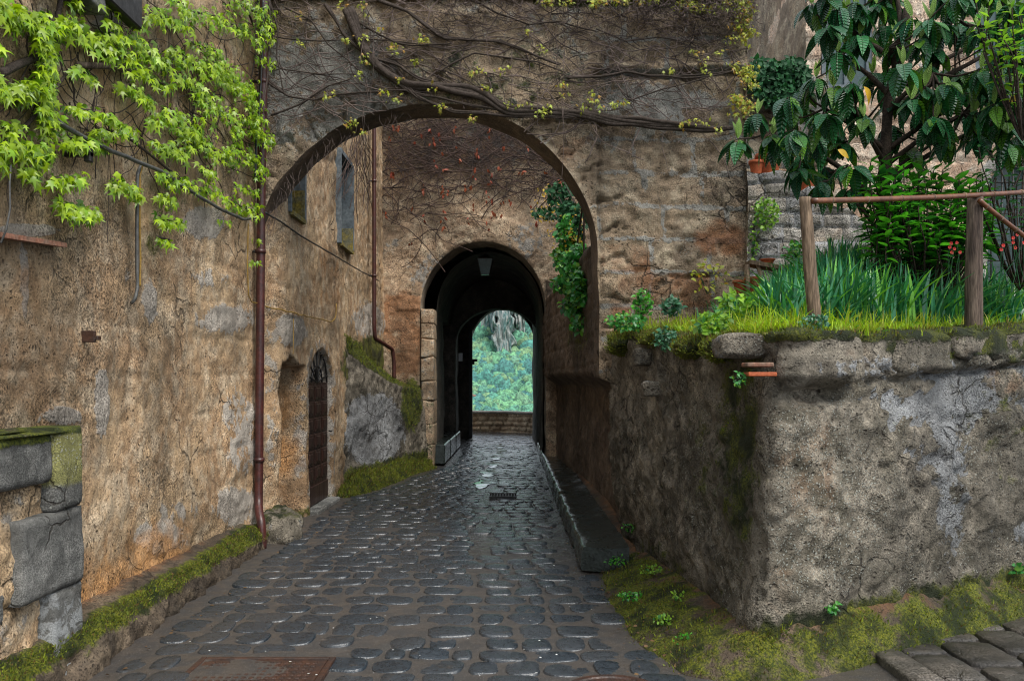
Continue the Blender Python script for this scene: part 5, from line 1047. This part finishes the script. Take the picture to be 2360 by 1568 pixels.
# ---------------------------------------------------------------- fence: posts + bamboo
def post(px0,py0,px1,py1,Y,r,mat,label):
    a=W(px0,py0,Y); b=W(px1,py1,Y); a[2]-=.12; L=smooth_line([a,(a*.55+b*.45)+np.array([-.006,0,0]),b],26,1); n=14; t=np.arange(n)/n*2*math.pi; V=[]
    for i,p in enumerate(L):
        rr=r*(1+.10*vn(np.stack([np.cos(t)*1.2,np.sin(t)*1.2,np.full(n,p[2]*2.2)],-1))+.12*(1-i/26)); 
        for k in range(n): V.append(p+np.array([rr[k]*math.cos(t[k]),rr[k]*math.sin(t[k]),0]))
    V.append(L[-1]+np.array([0,0,.006])); Fc=[[i*n+k,i*n+(k+1)%n,(i+1)*n+(k+1)%n,(i+1)*n+k] for i in range(25) for k in range(n)]+[[25*n+k,25*n+(k+1)%n,26*n] for k in range(n)]
    m=MB(); m.add(V,Fc); return tag(m.obj('fence_post',mat,None),label,'fence post')
post(1880,722,1855,455,4.97,.036,M['post'],'pale leaning fence post at the left end of the bamboo rail')
post(2243,738,2247,455,5.70,.052,M['postdark'],'thick dark fence post with peeling bark on the right')
def bamboo(a,b,r,label,nn=7):
    t=thing('bamboo_rail',a,label,'bamboo rail'); a=np.array(a);b=np.array(b); m=MB(); k=nn*8; L=np.stack([a*(1-s)+b*s for s in np.linspace(0,1,k)]); L[:,2]-=.012*np.sin(np.linspace(0,math.pi,k)); 
    rr=r*(1-.12*np.linspace(0,1,k)); m.tube(L,rr,12); m.obj('cane',M['bamboo'],t)
    for i in range(nn): 
        p=a*(1-(i+.5)/nn)+b*(i+.5)/nn; d=(b-a)/np.linalg.norm(b-a); p=p-np.array([0,0,.012*math.sin(math.pi*(i+.5)/nn)]); m=MB(); m.tube([p-d*.006,p-d*.002,p+d*.002,p+d*.006],[r*.98,r*1.14,r*1.14,r*.98],12); m.obj('node',M['post'],t)
bamboo(W(1872,463,4.93),W(2440,437,6.1),.0185,'long brown bamboo rail laid level across the two posts',8)
bamboo(W(2256,462,5.62),W(2420,585,5.9),.017,'brown bamboo cane slanting down to the right from the dark post',5)
# ---------------------------------------------------------------- loquat tree
lq=thing('loquat_tree',W(2030,700,6.9),'loquat tree with big drooping dark ribbed leaves and pale young shoots','tree')
rs=np.random.default_rng(44)
tr=smooth_line([W(2028,720,6.9),W(2030,600,6.9),W(2036,450,6.9),W(2040,330,6.9),W(2048,220,6.85),W(2075,120,6.8),W(2090,20,6.8)],40,2)
m=MB(); m.tube(tr,np.linspace(.062,.03,40)*(1+.08*vn(tr*8)),10); m.obj('trunk',M['treebark'],lq)
hubs=[(1850,330,6.6),(1900,250,6.8),(1935,130,6.8),(2050,110,6.6),(2150,170,6.5),(2220,260,6.6),(2300,190,6.6),(2150,330,6.9),(1930,390,6.7),(1790,290,6.6),(1985,290,6.6),(2320,60,6.9),(2200,40,6.9),(2390,230,6.8),(2060,-40,6.9),(1880,30,6.9),(2400,60,6.8)]
m=MB()
H=[]
for px,py,Y in hubs:
    h=W(px,py,Y); H.append(h); zt=min(h[2]-.10,tr[-4][2]); zt=max(zt-abs(h[0]-3.1)*.45,3.0); i=int(np.argmin(np.abs(tr[:,2]-zt))); a=tr[i]; L=smooth_line([a,a*.6+h*.4+np.array([0,0,.03]),h],20,1); L+=.02*np.stack([vn(L*4),vn(L*4+3),vn(L*4+6)],-1)*np.linspace(0,1,20)[:,None]; m.tube(L,np.linspace(.026,.011,20),7)
for l in ([(2040,560,6.9),(2000,500,6.85),(1965,440,6.8),(1950,380,6.8)],[(2035,590,6.8),(2015,520,6.6),(1975,470,6.5)]): m.tube(smooth_line([W(*a) for a in l],24,1),np.linspace(.02,.01,24),7)
H=np.array(H)
ros=[(1700,320),(1745,262),(1780,310),(1810,270),(1830,300),(1870,350),(1900,260),(1930,120),(1880,180),(1980,80),(2040,60),(2100,40),(1950,30),(1870,10),(2150,110),(2080,150),(2180,60),(2200,180),(2250,60),(2300,110),(2340,60),(2230,250),(2290,240),(2340,200),(2150,270),(2100,230),(2050,290),(1990,270),(1940,330),(1900,385),(1840,390),(1960,380),(2100,340),(2180,320),(2250,310),(2320,280),(2010,170),(1920,200),(1960,240),(2260,160),(2350,130),(2130,200),(2020,10),(2230,-10),(2330,10),(1860,250),(2400,180),(2400,280),(2060,230),(2120,90)]
ros=ros+[(1800,330),(1845,365),(1880,310),(1925,300),(1890,420),(1960,430),(1850,200),(1910,60),(1815,225),(1960,190),(2320,330),(2350,310),(2270,60)]
ros=[(a,b,rs.uniform(6.05,7.2)) for a,b in ros]+[(rs.uniform(2020,2420),rs.uniform(-80,300),rs.uniform(6.6,7.6)) for _ in range(34)]+[(rs.uniform(1900,2250),rs.uniform(-90,60),rs.uniform(6.1,7.4)) for _ in range(18)]+[(rs.uniform(2150,2420),rs.uniform(120,320),rs.uniform(6.2,7.4)) for _ in range(14)]
LP=[];LD=[];LN=[];LS=[];YI=[];YP=[];YD=[];YN=[];YS=[]
for px,py,Y in ros:
    c=W(px,py,Y); h=H[np.argmin(np.linalg.norm(H-c,axis=1))]; mid=(c+h)/2-np.array([0,0,.04]); m.tube(smooth_line([h,mid,c],12,1),np.linspace(.010,.006,12),5)
    k=rs.integers(9,13); a0=rs.uniform(0,6.3)
    for i in range(k):
        a=a0+i*2.4+rs.normal(0,.2); dr=rs.uniform(.25,1.5); d=np.array([math.cos(a),math.sin(a),-dr]); d/=np.linalg.norm(d); out=np.array([math.cos(a),math.sin(a),0]); nrm=np.array([0,0,1.])+out*dr*.9+rs.normal(0,.15,3); LP.append(c+out*.02-np.array([0,0,.015*i/4])); LD.append(d); LN.append(nrm); LS.append(rs.uniform(.13,.23))
    if rs.random()<.6:
        for i in range(rs.integers(2,5)):
            a=rs.uniform(0,6.3); d=np.array([math.cos(a)*.3,math.sin(a)*.3,1.]); YP.append(c); YD.append(d); YI.append(len(LP)); YN.append(np.array([-math.cos(a)*.3,-1,.3])+rs.normal(0,.3,3)); YS.append(rs.uniform(.10,.19))
m.obj('branches',M['treebark'],lq)
lm=MB(); lm.inst(LQ[0],LQ[1],np.array(LP),frames(np.array(LN),np.array(LD)),np.array(LS),uv=LQ[2]); lm.obj('crown',M['loquat'],lq,True,uv=True)
YI=np.array(YI)
for k in sorted(set(YI)):
    w_=YI==k; lm=MB(); lm.inst(OV[0]*np.array([.58,1,.3]),OV[1],np.array(YP)[w_],frames(np.array(YN)[w_],np.array(YD)[w_]),np.array(YS)[w_],uv=OV[2]); lm.obj('young_shoot',M['loquat_young'],lq,True,uv=True)
yl=[W(1990,200,6.1),W(2365,240,6.2),W(2325,235,6.1),W(1930,345,6.1)]; lm=MB(); lm.inst(LQ[0],LQ[1],np.array(yl),frames(np.array([[.2,-1,.3]]*4),np.array([[.5,0,-.6],[.7,0,-.2],[.5,0,.4],[.6,0,-.3]])),np.full(4,.12)); lm.obj('yellow_leaves',M['yellowleaf'],lq)
# ---------------------------------------------------------------- leafy shrubs
def shoots(items,size,nl,mat,height,spread=.25,tpl=OV,seed=1,droop=.2):
    """items base (x,y,z); returns leaf MB and stem MB"""
    rs=np.random.default_rng(seed); lp=[];ld=[];ln=[];ls=[];sm=MB()
    for b in items:
        a=rs.uniform(0,6.3); l=rs.uniform(*height); d=np.array([math.cos(a)*spread*rs.random(),math.sin(a)*spread*rs.random(),1.]); t=b+d*l; sm.tube(smooth_line([b,(b+t)/2+rs.normal(0,.01,3),t],10,1),[.005]*10,4,False)
        for i in range(nl):
            s=(i+1)/nl; p=b*(1-s)+t*s; a2=i*2.4+rs.uniform(0,.5); up=.9*s+.1-droop; lp.append(p); o=np.array([math.cos(a2),math.sin(a2),0]); ld.append(o+np.array([0,0,up])); ln.append(np.array([0,0,1.])-o*up*.6+rs.normal(0,.2,3)); ls.append(rs.uniform(*size)*(1-.35*s))
    lm=MB(); lm.inst(tpl[0],tpl[1],np.array(lp),frames(np.array(ln),np.array(ld)),np.array(ls)); return lm,sm
def shrub(name,items,size,nl,mat,height,label,cat,seed,spread=.3,tpl=OV,kids=(),droop=.2):
    lm,sm=shoots(items,size,nl,mat,height,spread,tpl,seed,droop); I=np.array(items); rt=I.mean(0); rt[2]=I[:,2].min()-.25
    for b in I: sm.tube(smooth_line([rt,(rt+b)/2-np.array([0,0,.05]),b],8,1),[.007]*8,4,False)
    t=thing(name,items[0],label,cat); lm.obj('foliage',mat,t); sm.obj('stems',M['treebark'],t)
    for nm,mb,mt in kids: mb.obj(nm,mt,t)
    return t
rs=np.random.default_rng(50)
LQ2=(OV[0]*np.array([.85,1,.6]),OV[1])
it=[W(rs.uniform(2000,2270),rs.uniform(455,620),rs.uniform(6.1,6.9)) for _ in range(120)]+[W(rs.uniform(2020,2200),rs.uniform(560,650),6.3) for _ in range(25)]
shrub('laurel_shrub',it,(.11,.18),11,M['bush'],(.18,.32),'bright green leafy shrub behind the bamboo rail between the two posts','shrub',3,.35,LQ2)
it=[W(rs.uniform(2255,2420),rs.uniform(380,600),rs.uniform(6.0,6.9)) for _ in range(34)]
shrub('rose_bush',it,(.05,.085),8,M['rose'],(.15,.4),'loose rose bush with blue green leaves in front of the arched window','rose bush',5,.6,SM)
it=[W(rs.uniform(2265,2440),rs.uniform(70,250),rs.uniform(5.85,6.2)) for _ in range(30)]
shrub('young_tree',it,(.07,.12),8,M['limeleaf'],(.15,.35),'pale green leafy sapling top beside the loquat at the right edge','tree',7,.5,LQ2)
def flowers(pts,r,mat):
    lp=[];ld=[];ln=[]
    for p in pts:
        for k in range(7): a=k*.9; lp.append(p); ld.append([math.cos(a),-.3,math.sin(a)]); ln.append([0,-1,.2])
    n=len(lp); lm=MB(); lm.inst(SM[0]*np.array([1.4,1,.5]),SM[1],np.array(lp),frames(np.array(ln,float),np.array(ld,float)),np.full(n,r)); return lm
fl=[W(a+rs.normal(0,2),b+rs.normal(0,2),Y) for a,b,Y in ((2190,560,6.0),(2198,570,6.0),(2205,562,6.0),(2195,580,6.0),(2188,572,6.0),(2335,545,5.9),(2345,540,5.9),(2332,560,5.9),(2310,565,5.9),(2305,575,5.9),(2358,560,5.9),(2250,645,5.9),(2245,665,5.9),(2365,630,5.9),(2210,580,6.0),(2340,570,5.9))]
red=thing('red_flowering_plant',W(2200,640,6),'spindly plant with small bright red flowers among the strap leaves','flowering plant'); 
for f in fl: flowers([f],.014,None).obj('bloom',M['redflower'],red)
m=MB(); 
for f in fl: m.tube(smooth_line([f,f+np.array([rs.normal(0,.03),0,-.12]),f+np.array([rs.normal(0,.05),0,-.32])],8,1),.003,4,False)
m.obj('stems',M['ivydark'],red)
# ---------------------------------------------------------------- strap leaves (daffodils), grass
def blades(n,posf,lh,wd,mat,seed,lean=.5,segs=7):
    rs=np.random.default_rng(seed); mb=MB(); P0=posf(rs,n); n=len(P0); H_=rs.uniform(*lh,n)*(P0[:,3] if P0.shape[1]>3 else 1); A=rs.uniform(0,2*math.pi,n); le=np.abs(rs.normal(0,lean,n)); w=rs.uniform(*wd,n); t=np.linspace(0,1,segs+1)
    out=np.stack([np.cos(A),np.sin(A),0*A],-1); B=A+rs.normal(0,.6,n)+1.57; sd=np.stack([np.cos(B),np.sin(B),0*B],-1)
    cen=P0[:,None,:3]+out[:,None]*(le*H_)[:,None,None]*(t**1.9)[None,:,None]; cen[...,2]+=H_[:,None]*(t-.28*np.clip(le,0,1.6)[:,None]*t**2.6)
    ww=w[:,None]*np.clip(np.minimum(1,(1-t)*4.5),.06,1)[None]
    V=np.stack([cen-sd[:,None]*ww[...,None]*.5,cen+sd[:,None]*ww[...,None]*.5],2).reshape(-1,3); k=2*(segs+1); base=np.arange(n)*k; Fs=[]
    for i in range(segs): Fs.append(np.stack([base+2*i,base+2*i+1,base+2*i+3,base+2*i+2],-1))
    mb.V.append(V); mb.F+=np.concatenate(Fs).tolist(); mb.n+=len(V); mb.R.append(np.repeat(rs.random((n,3)),k,0)); mb.U.append(np.zeros((len(V),2))); return mb
def dpos(rs,n):
    px=rs.uniform(1770,2480,n); Y=rs.uniform(5.25,7.4,n); lim=4.75+(px-CX)/F*Y*0; x=(px-CX)/F*Y; ok=(Y-4.75)-(x-1.55)*.6>.33; x,Y,px=x[ok],Y[ok],px[ok]; return np.stack([x,Y,gh(x,Y)-.02,np.where(px<1900,.85,1.)],-1)
tag(blades(5200,dpos,(.28,.56),(.012,.026),None,3,.55).obj('daffodil_leaves',M['daff']),'dense dark green strap leaves of spent daffodils filling the garden bed','daffodil leaves',kind='stuff')
def dpos2(rs,n):
    px=rs.normal(1700,28,n); Y=rs.uniform(6.3,6.9,n); x=(px-CX)/F*Y; return np.stack([x,Y,gh(x,Y)-.02],-1)
tag(blades(420,dpos2,(.18,.34),(.010,.017),None,4,.4).obj('iris_clump',M['daff']),'small dark clump of strap leaves near the end of the arch wall','iris clump')
def gpos(rs,n):
    s=rs.random(n); a=rs.random(n)<.30
    x=np.where(a,np.interp(s,[0,1],[1.02,1.42])+rs.uniform(0,.8,n),1.42+s*3.4); 
    y=np.where(a,8.35-s*3.5,0); e=np.interp(s,[0,1],[1.02,1.45]); x=np.where(a,e+.1+np.abs(rs.normal(0,.28,n)),x); y=np.where(a,y,4.80+(x-1.5)*.6+.05+np.abs(rs.normal(0,.26,n)))
    z=gh(x,y)-.015; return np.stack([x,y,z,np.where(rs.random(n)<.15,1.8,1.)],-1)
tag(blades(19000,gpos,(.035,.13),(.003,.0065),None,5,.7,4).obj('grass',M['grass']),'short yellow green grass along the top edge of the garden wall','grass',kind='stuff')
# ground cover herbs
def hpos(n,seed):
    rs=np.random.default_rng(seed); s=rs.random(n); a=rs.random(n)<.45; e=np.interp(s,[0,1],[1.02,1.45]); x=np.where(a,e+.08+np.abs(rs.normal(0,.35,n)),1.5+s*3.2); y=np.where(a,8.35-s*3.4,4.80+(x-1.5)*.6+.1+np.abs(rs.normal(0,.2,n))); return np.stack([x,y,gh(x,y)+rs.uniform(0,.07,n)],-1)
Pp=hpos(2600,8); n=len(Pp); lm=MB(); lm.inst(SM[0],SM[1],Pp,frames(np.array([0,-.4,1.])+jit(n,.35),np.concatenate([jit(n,.6)[:,:2],np.full((n,1),.25)],1)+np.array([0,-.2,0])),RNG.uniform(.022,.05,n)); tag(lm.obj('ground_cover',M['limeleaf']),'low leafy ground cover creeping along the garden wall top','ground cover',kind='stuff')
def herb(px,py,Y,n,rx,ry,mat,size,label,cat='small plant',name='small_plant',tpl=SM,st=True):
    c=W(px,py+ry*.8,Y); lm=leafcloud([(px,py,Y,rx,ry,n)],None,size,(0,-.6,.8),(0,-.4,-.1),.35,.7,tpl); sl=[[c+np.array([0,.03,-.02]),W(px+random.uniform(-rx,rx)*.6,py-random.uniform(-ry,ry)*.5,Y)] for _ in range(6)]
    sl=[[a,(a+b)/2+np.array([0,0,.01]),b] for a,b in sl]; return plant(name,c,label,cat,lm,mat,sl,.0025,'ivydark')
herb(1532,778,6.2,170,26,24,M['rose'],(.025,.045),'blue green rosette plant at the edge of the garden wall beside the moss')
herb(1440,740,7.4,260,46,20,M['ivy'],(.03,.055),'glossy green plant on the wall top near the foot of the wide arch')
herb(1480,700,7.6,150,22,34,M['bush'],(.03,.06),'upright leafy weed beside the arch wall foot')
herb(1548,705,7.6,140,24,20,M['rose'],(.03,.06),'grey green weed growing behind the wall top moss')
herb(1880,742,4.9,150,34,20,M['rose'],(.02,.035),'blue green weed at the foot of the pale leaning post')
herb(1700,700,6.0,140,40,26,M['limeleaf'],(.035,.07),'pale broad leafed weed in front of the dark strap leaf clump')
herb(1640,745,5.6,160,40,28,M['limeleaf'],(.03,.06),'lime green weed spilling over the garden wall beside the moss')
herb(1705,872,4.62,46,16,14,M['ivy'],(.02,.03),'small green sprig in the wall gap under the red tile shard')
herb(1765,492,8.5,260,30,38,M['limeleaf'],(.03,.06),'lime yellow plant sprouting from the face of the rubble wall')
herb(1735,560,8.5,60,12,40,M['limeleaf'],(.03,.05),'thin trailing plant where the rubble wall meets the arch wall')
herb(1840,585,8.0,150,34,28,M['ivy'],(.04,.07),'dark green plant behind the pale leaning post')
herb(1770,690,6.6,170,44,26,M['limeleaf'],(.035,.06),'yellow green bushy weed left of the pale post')
herb(880,884,14.4,70,16,12,M['ivy'],(.05,.09),'small fern on the mossy shoulder of the buttress')
herb(2342,1310,5.7,16,12,10,M['ivy'],(.04,.06),'tiny green sprout low on the front of the garden wall')
herb(1630,640,8.2,60,45,40,M['youngleaf'],(.04,.07),'red and cream rose shoots against the end of the arch wall')
herb(1918,1400,4.75,40,16,12,M['bush'],(.02,.035),'small clover patch at the foot of the wall front')
for i,(px,py,Y,rx,ry,n,lb) in enumerate(((1420,1290,6.9,26,12,60,'sprig on the moss bank just below the bench end'),(1500,1310,6.3,26,10,60,'sprig halfway along the moss bank'),(1450,1370,5.7,28,10,60,'low sprig near the lower edge of the moss bank'),(1530,1425,5.2,24,12,70,'leafy sprig above the cobble edge of the moss bank'),(1575,1480,4.9,20,22,60,'grassy sprig at the lower tip of the moss bank'),(1562,1370,5.4,14,8,24,'tiny leaf pair by the wall on the moss bank'),(1448,1215,7.7,16,10,40,'lime sprig behind the bench end'))):
    herb(px,py,Y,n,rx,ry,M['limeleaf'] if i%2 else M['bush'],(.016,.03),lb,'moss sprig','sprig')
plant('terrace_ivy',W(1800,190,9.6),'dark trimmed ivy covering the terrace edge below the row of pots','ivy',leafcloud([(1770,185,9.62,42,46,900),(1825,175,9.62,38,42,800),(1800,225,9.62,45,22,300),(1745,160,9.6,20,30,200)],None,(.05,.085),(0,-1,.4)),M['ivydark'],[[W(1790,260,9.68),W(1795,150,9.66)]],.01)
# petals on the street
rs=np.random.default_rng(77); n=90; px=rs.uniform(300,1500,n); py=rs.uniform(1150,1560,n); Y=H0*F/(py-HZ); P_=np.stack([(px-CX)/F*Y,Y,Y*0+.012],-1); ok=(P_[:,0]>-2.2)&(P_[:,0]<.75); P_=P_[ok]; n=len(P_)
lm=MB(); lm.inst(SM[0]*np.array([1.2,1,.3]),SM[1],P_,frames(np.array([0,0,1.])+jit(n,.1),np.concatenate([jit(n,1.)[:,:2],np.zeros((n,1))],1)),rs.uniform(.008,.018,n)); tag(lm.obj('fallen_petals',M['petal']),'scattered tiny white petals fallen on the wet cobbles','petals',kind='stuff')

# moss cushions on the wall top near the arch
for i,(px,py,Y,rx,ry,rz,lb) in enumerate(((1432,792,7.9,.13,.2,.10,'yellow green moss cushion on the wall top next to the arch foot'),(1520,782,6.9,.13,.3,.07,'long low moss cushion in the middle of the lane side wall top'),(1610,800,5.9,.15,.28,.075,'bright moss cushion spilling over the wall top behind the corner block'),(1672,806,5.3,.12,.2,.07,'small moss cushion just left of the corner block'))):
    c=W(px,py,Y); V,Fc=rock(tuple(c),(rx,ry,rz),80+i,.3,36,.8); m=MB(); m.add(V,Fc); tag(m.obj('moss_cushion',M['moss'],None,mask=np.tile([.95,0,0,.1],(len(V),1))),lb,'moss')
# fuzzy moss tufts growing on the mossy banks
def fuzz(o,cnt,seed,thr=.45,lh=(.008,.022)):
    me=o.data; nv=len(me.vertices); co=np.empty(nv*3); me.vertices.foreach_get('co',co); co=co.reshape(-1,3); no=np.empty(nv*3); me.vertices.foreach_get('normal',no); no=no.reshape(-1,3)
    a=np.empty(nv*4,np.float32); me.attributes['mask'].data.foreach_get('color',a); mm=a.reshape(-1,4)[:,0]
    rs=np.random.default_rng(seed); mm=mm+.15*fbm(co,6,3,off=3); c=np.where((mm>thr)&(co[:,1]<16))[0]
    if len(c)==0: return
    pk=rs.choice(c,cnt); sp=.02; P=co[pk]+rs.normal(0,sp,(cnt,3))*np.array([1,1,.2]); 
    if no[pk][:,2].mean()<0: no=-no
    d=no[pk]*.6+np.array([0,0,.7])+rs.normal(0,.45,(cnt,3)); l=rs.uniform(*lh,cnt); s_=np.cross(d,rs.normal(0,1,(cnt,3))); s_/=np.linalg.norm(s_,axis=1)[:,None]; w=rs.uniform(.0025,.006,cnt)[:,None]
    V=np.stack([P-s_*w-d*.004,P+s_*w-d*.004,P+d*l[:,None]],1).reshape(-1,3); mb=MB(); mb.V.append(V); mb.n=len(V); mb.F=np.arange(len(V)).reshape(-1,3).tolist(); mb.R.append(np.repeat(rs.random((cnt,3)),3,0)); mb.U.append(np.zeros((len(V),2)))
    f=mb.obj('moss_tufts',M['mossfuzz'],o); f['kind']='stuff'
M['mossfuzz']=leaf_mat('moss_tuft',(.04,.07,.005),(.19,.22,.012),(.12,.07,.02),.7,.2)
for o in list(bpy.data.objects):
    if o.type=='MESH' and o.parent is None:
        if o.name=='moss_bank': fuzz(o,11000,1,.55,(.004,.012))
        if o.name=='stone_curb': fuzz(o,9000,2,.62,(.004,.011))
        if o.name=='moss_mound': fuzz(o,9000,3,.3,(.012,.04))
        if o.name.startswith('moss_cushion'): fuzz(o,2600,9,.3,(.01,.03))
        if o.name=='retaining_wall': fuzz(o,16000,4,.72)
        if o.name=='mossy_buttress': fuzz(o,8000,5,.6,(.012,.035))
# brown litter along the edges of the lane
rs=np.random.default_rng(91); n=170; y=rs.uniform(4.3,11,n); side=rs.random(n)<.55; x=np.where(side,np.interp(y,[4.5,7,11],[.80,.66,.5])+rs.normal(0,.10,n),-2.22+np.abs(rs.normal(0,.10,n))); ok=x<.95; P_=np.stack([x,y,x*0+.012+np.where(side&(x>.78),.05,0)],-1)[ok]; n=len(P_)
lm=MB(); lm.inst(SM[0]*np.array([1.1,1,.8]),SM[1],P_,frames(np.array([0,0,1.])+jit(n,.3),np.concatenate([jit(n,1.)[:,:2],np.zeros((n,1))],1)),rs.uniform(.012,.035,n)); M['litter']=leaf_mat('dead_leaf_litter',(.10,.05,.02),(.17,.10,.04),(.06,.035,.02),.7,.1); tag(lm.obj('leaf_litter',M['litter']),'small brown dead leaves scattered along the lane edges','leaf litter',kind='stuff')
# ================================================================ CAMERA, LIGHT
cam=bpy.data.cameras.new('camera'); co=bpy.data.objects.new('camera',cam); C.objects.link(co); co.location=(0,0,H0); co.rotation_euler=(R(90),0,0)
cam.sensor_width=36; cam.lens=F/2359*36; cam.shift_y=(HZ-784)/2359; cam.shift_x=-(CX-1179.5)/2359; cam.clip_end=2000; cam.clip_start=.05
bpy.context.scene.camera=co
sc=bpy.context.scene
w=bpy.data.worlds.new('World'); sc.world=w; w.use_nodes=True; nt=w.node_tree; nt.nodes.clear()
sky=nt.nodes.new('ShaderNodeTexSky'); sky.sky_type='NISHITA'; sky.sun_disc=False; SE,SA=R(55),R(140)
sky.sun_elevation=SE; sky.sun_rotation=SA; sky.dust_density=5.; sky.ozone_density=1.; sky.air_density=1.
bg=nt.nodes.new('ShaderNodeBackground'); bg.inputs[1].default_value=.185; o=nt.nodes.new('ShaderNodeOutputWorld'); hs=nt.nodes.new('ShaderNodeHueSaturation'); hs.inputs['Saturation'].default_value=.7; nt.links.new(sky.outputs[0],hs.inputs['Color']); mx=nt.nodes.new('ShaderNodeMix'); mx.data_type='RGBA'; nz=nt.nodes.new('ShaderNodeTexNoise'); nz.inputs['Scale'].default_value=2.5; nz.inputs['Detail'].default_value=6; mr=nt.nodes.new('ShaderNodeMapRange'); mr.inputs[1].default_value=.3; mr.inputs[2].default_value=.7; mr.inputs[3].default_value=.75; mr.inputs[4].default_value=.95; nt.links.new(nz.outputs[0],mr.inputs[0]); nt.links.new(mr.outputs[0],mx.inputs[0]); nt.links.new(hs.outputs[0],mx.inputs[6]); mx.inputs[7].default_value=(6.7,7.4,8.1,1); nt.links.new(mx.outputs[2],bg.inputs[0]); nt.links.new(bg.outputs[0],o.inputs[0])
s=bpy.data.lights.new('sun','SUN'); s.energy=3.4; s.angle=R(30); s.color=(1,.95,.88); so=bpy.data.objects.new('sun',s); C.objects.link(so)
from mathutils import Vector
d=Vector((math.sin(SA)*math.cos(SE),math.cos(SA)*math.cos(SE),math.sin(SE))); so.rotation_euler=d.to_track_quat('Z','Y').to_euler()
sc.view_settings.view_transform='Standard'; sc.view_settings.look='None'; sc.view_settings.exposure=0; sc.view_settings.gamma=1
sc.render.engine='CYCLES'; sc.cycles.filter_width=1.1
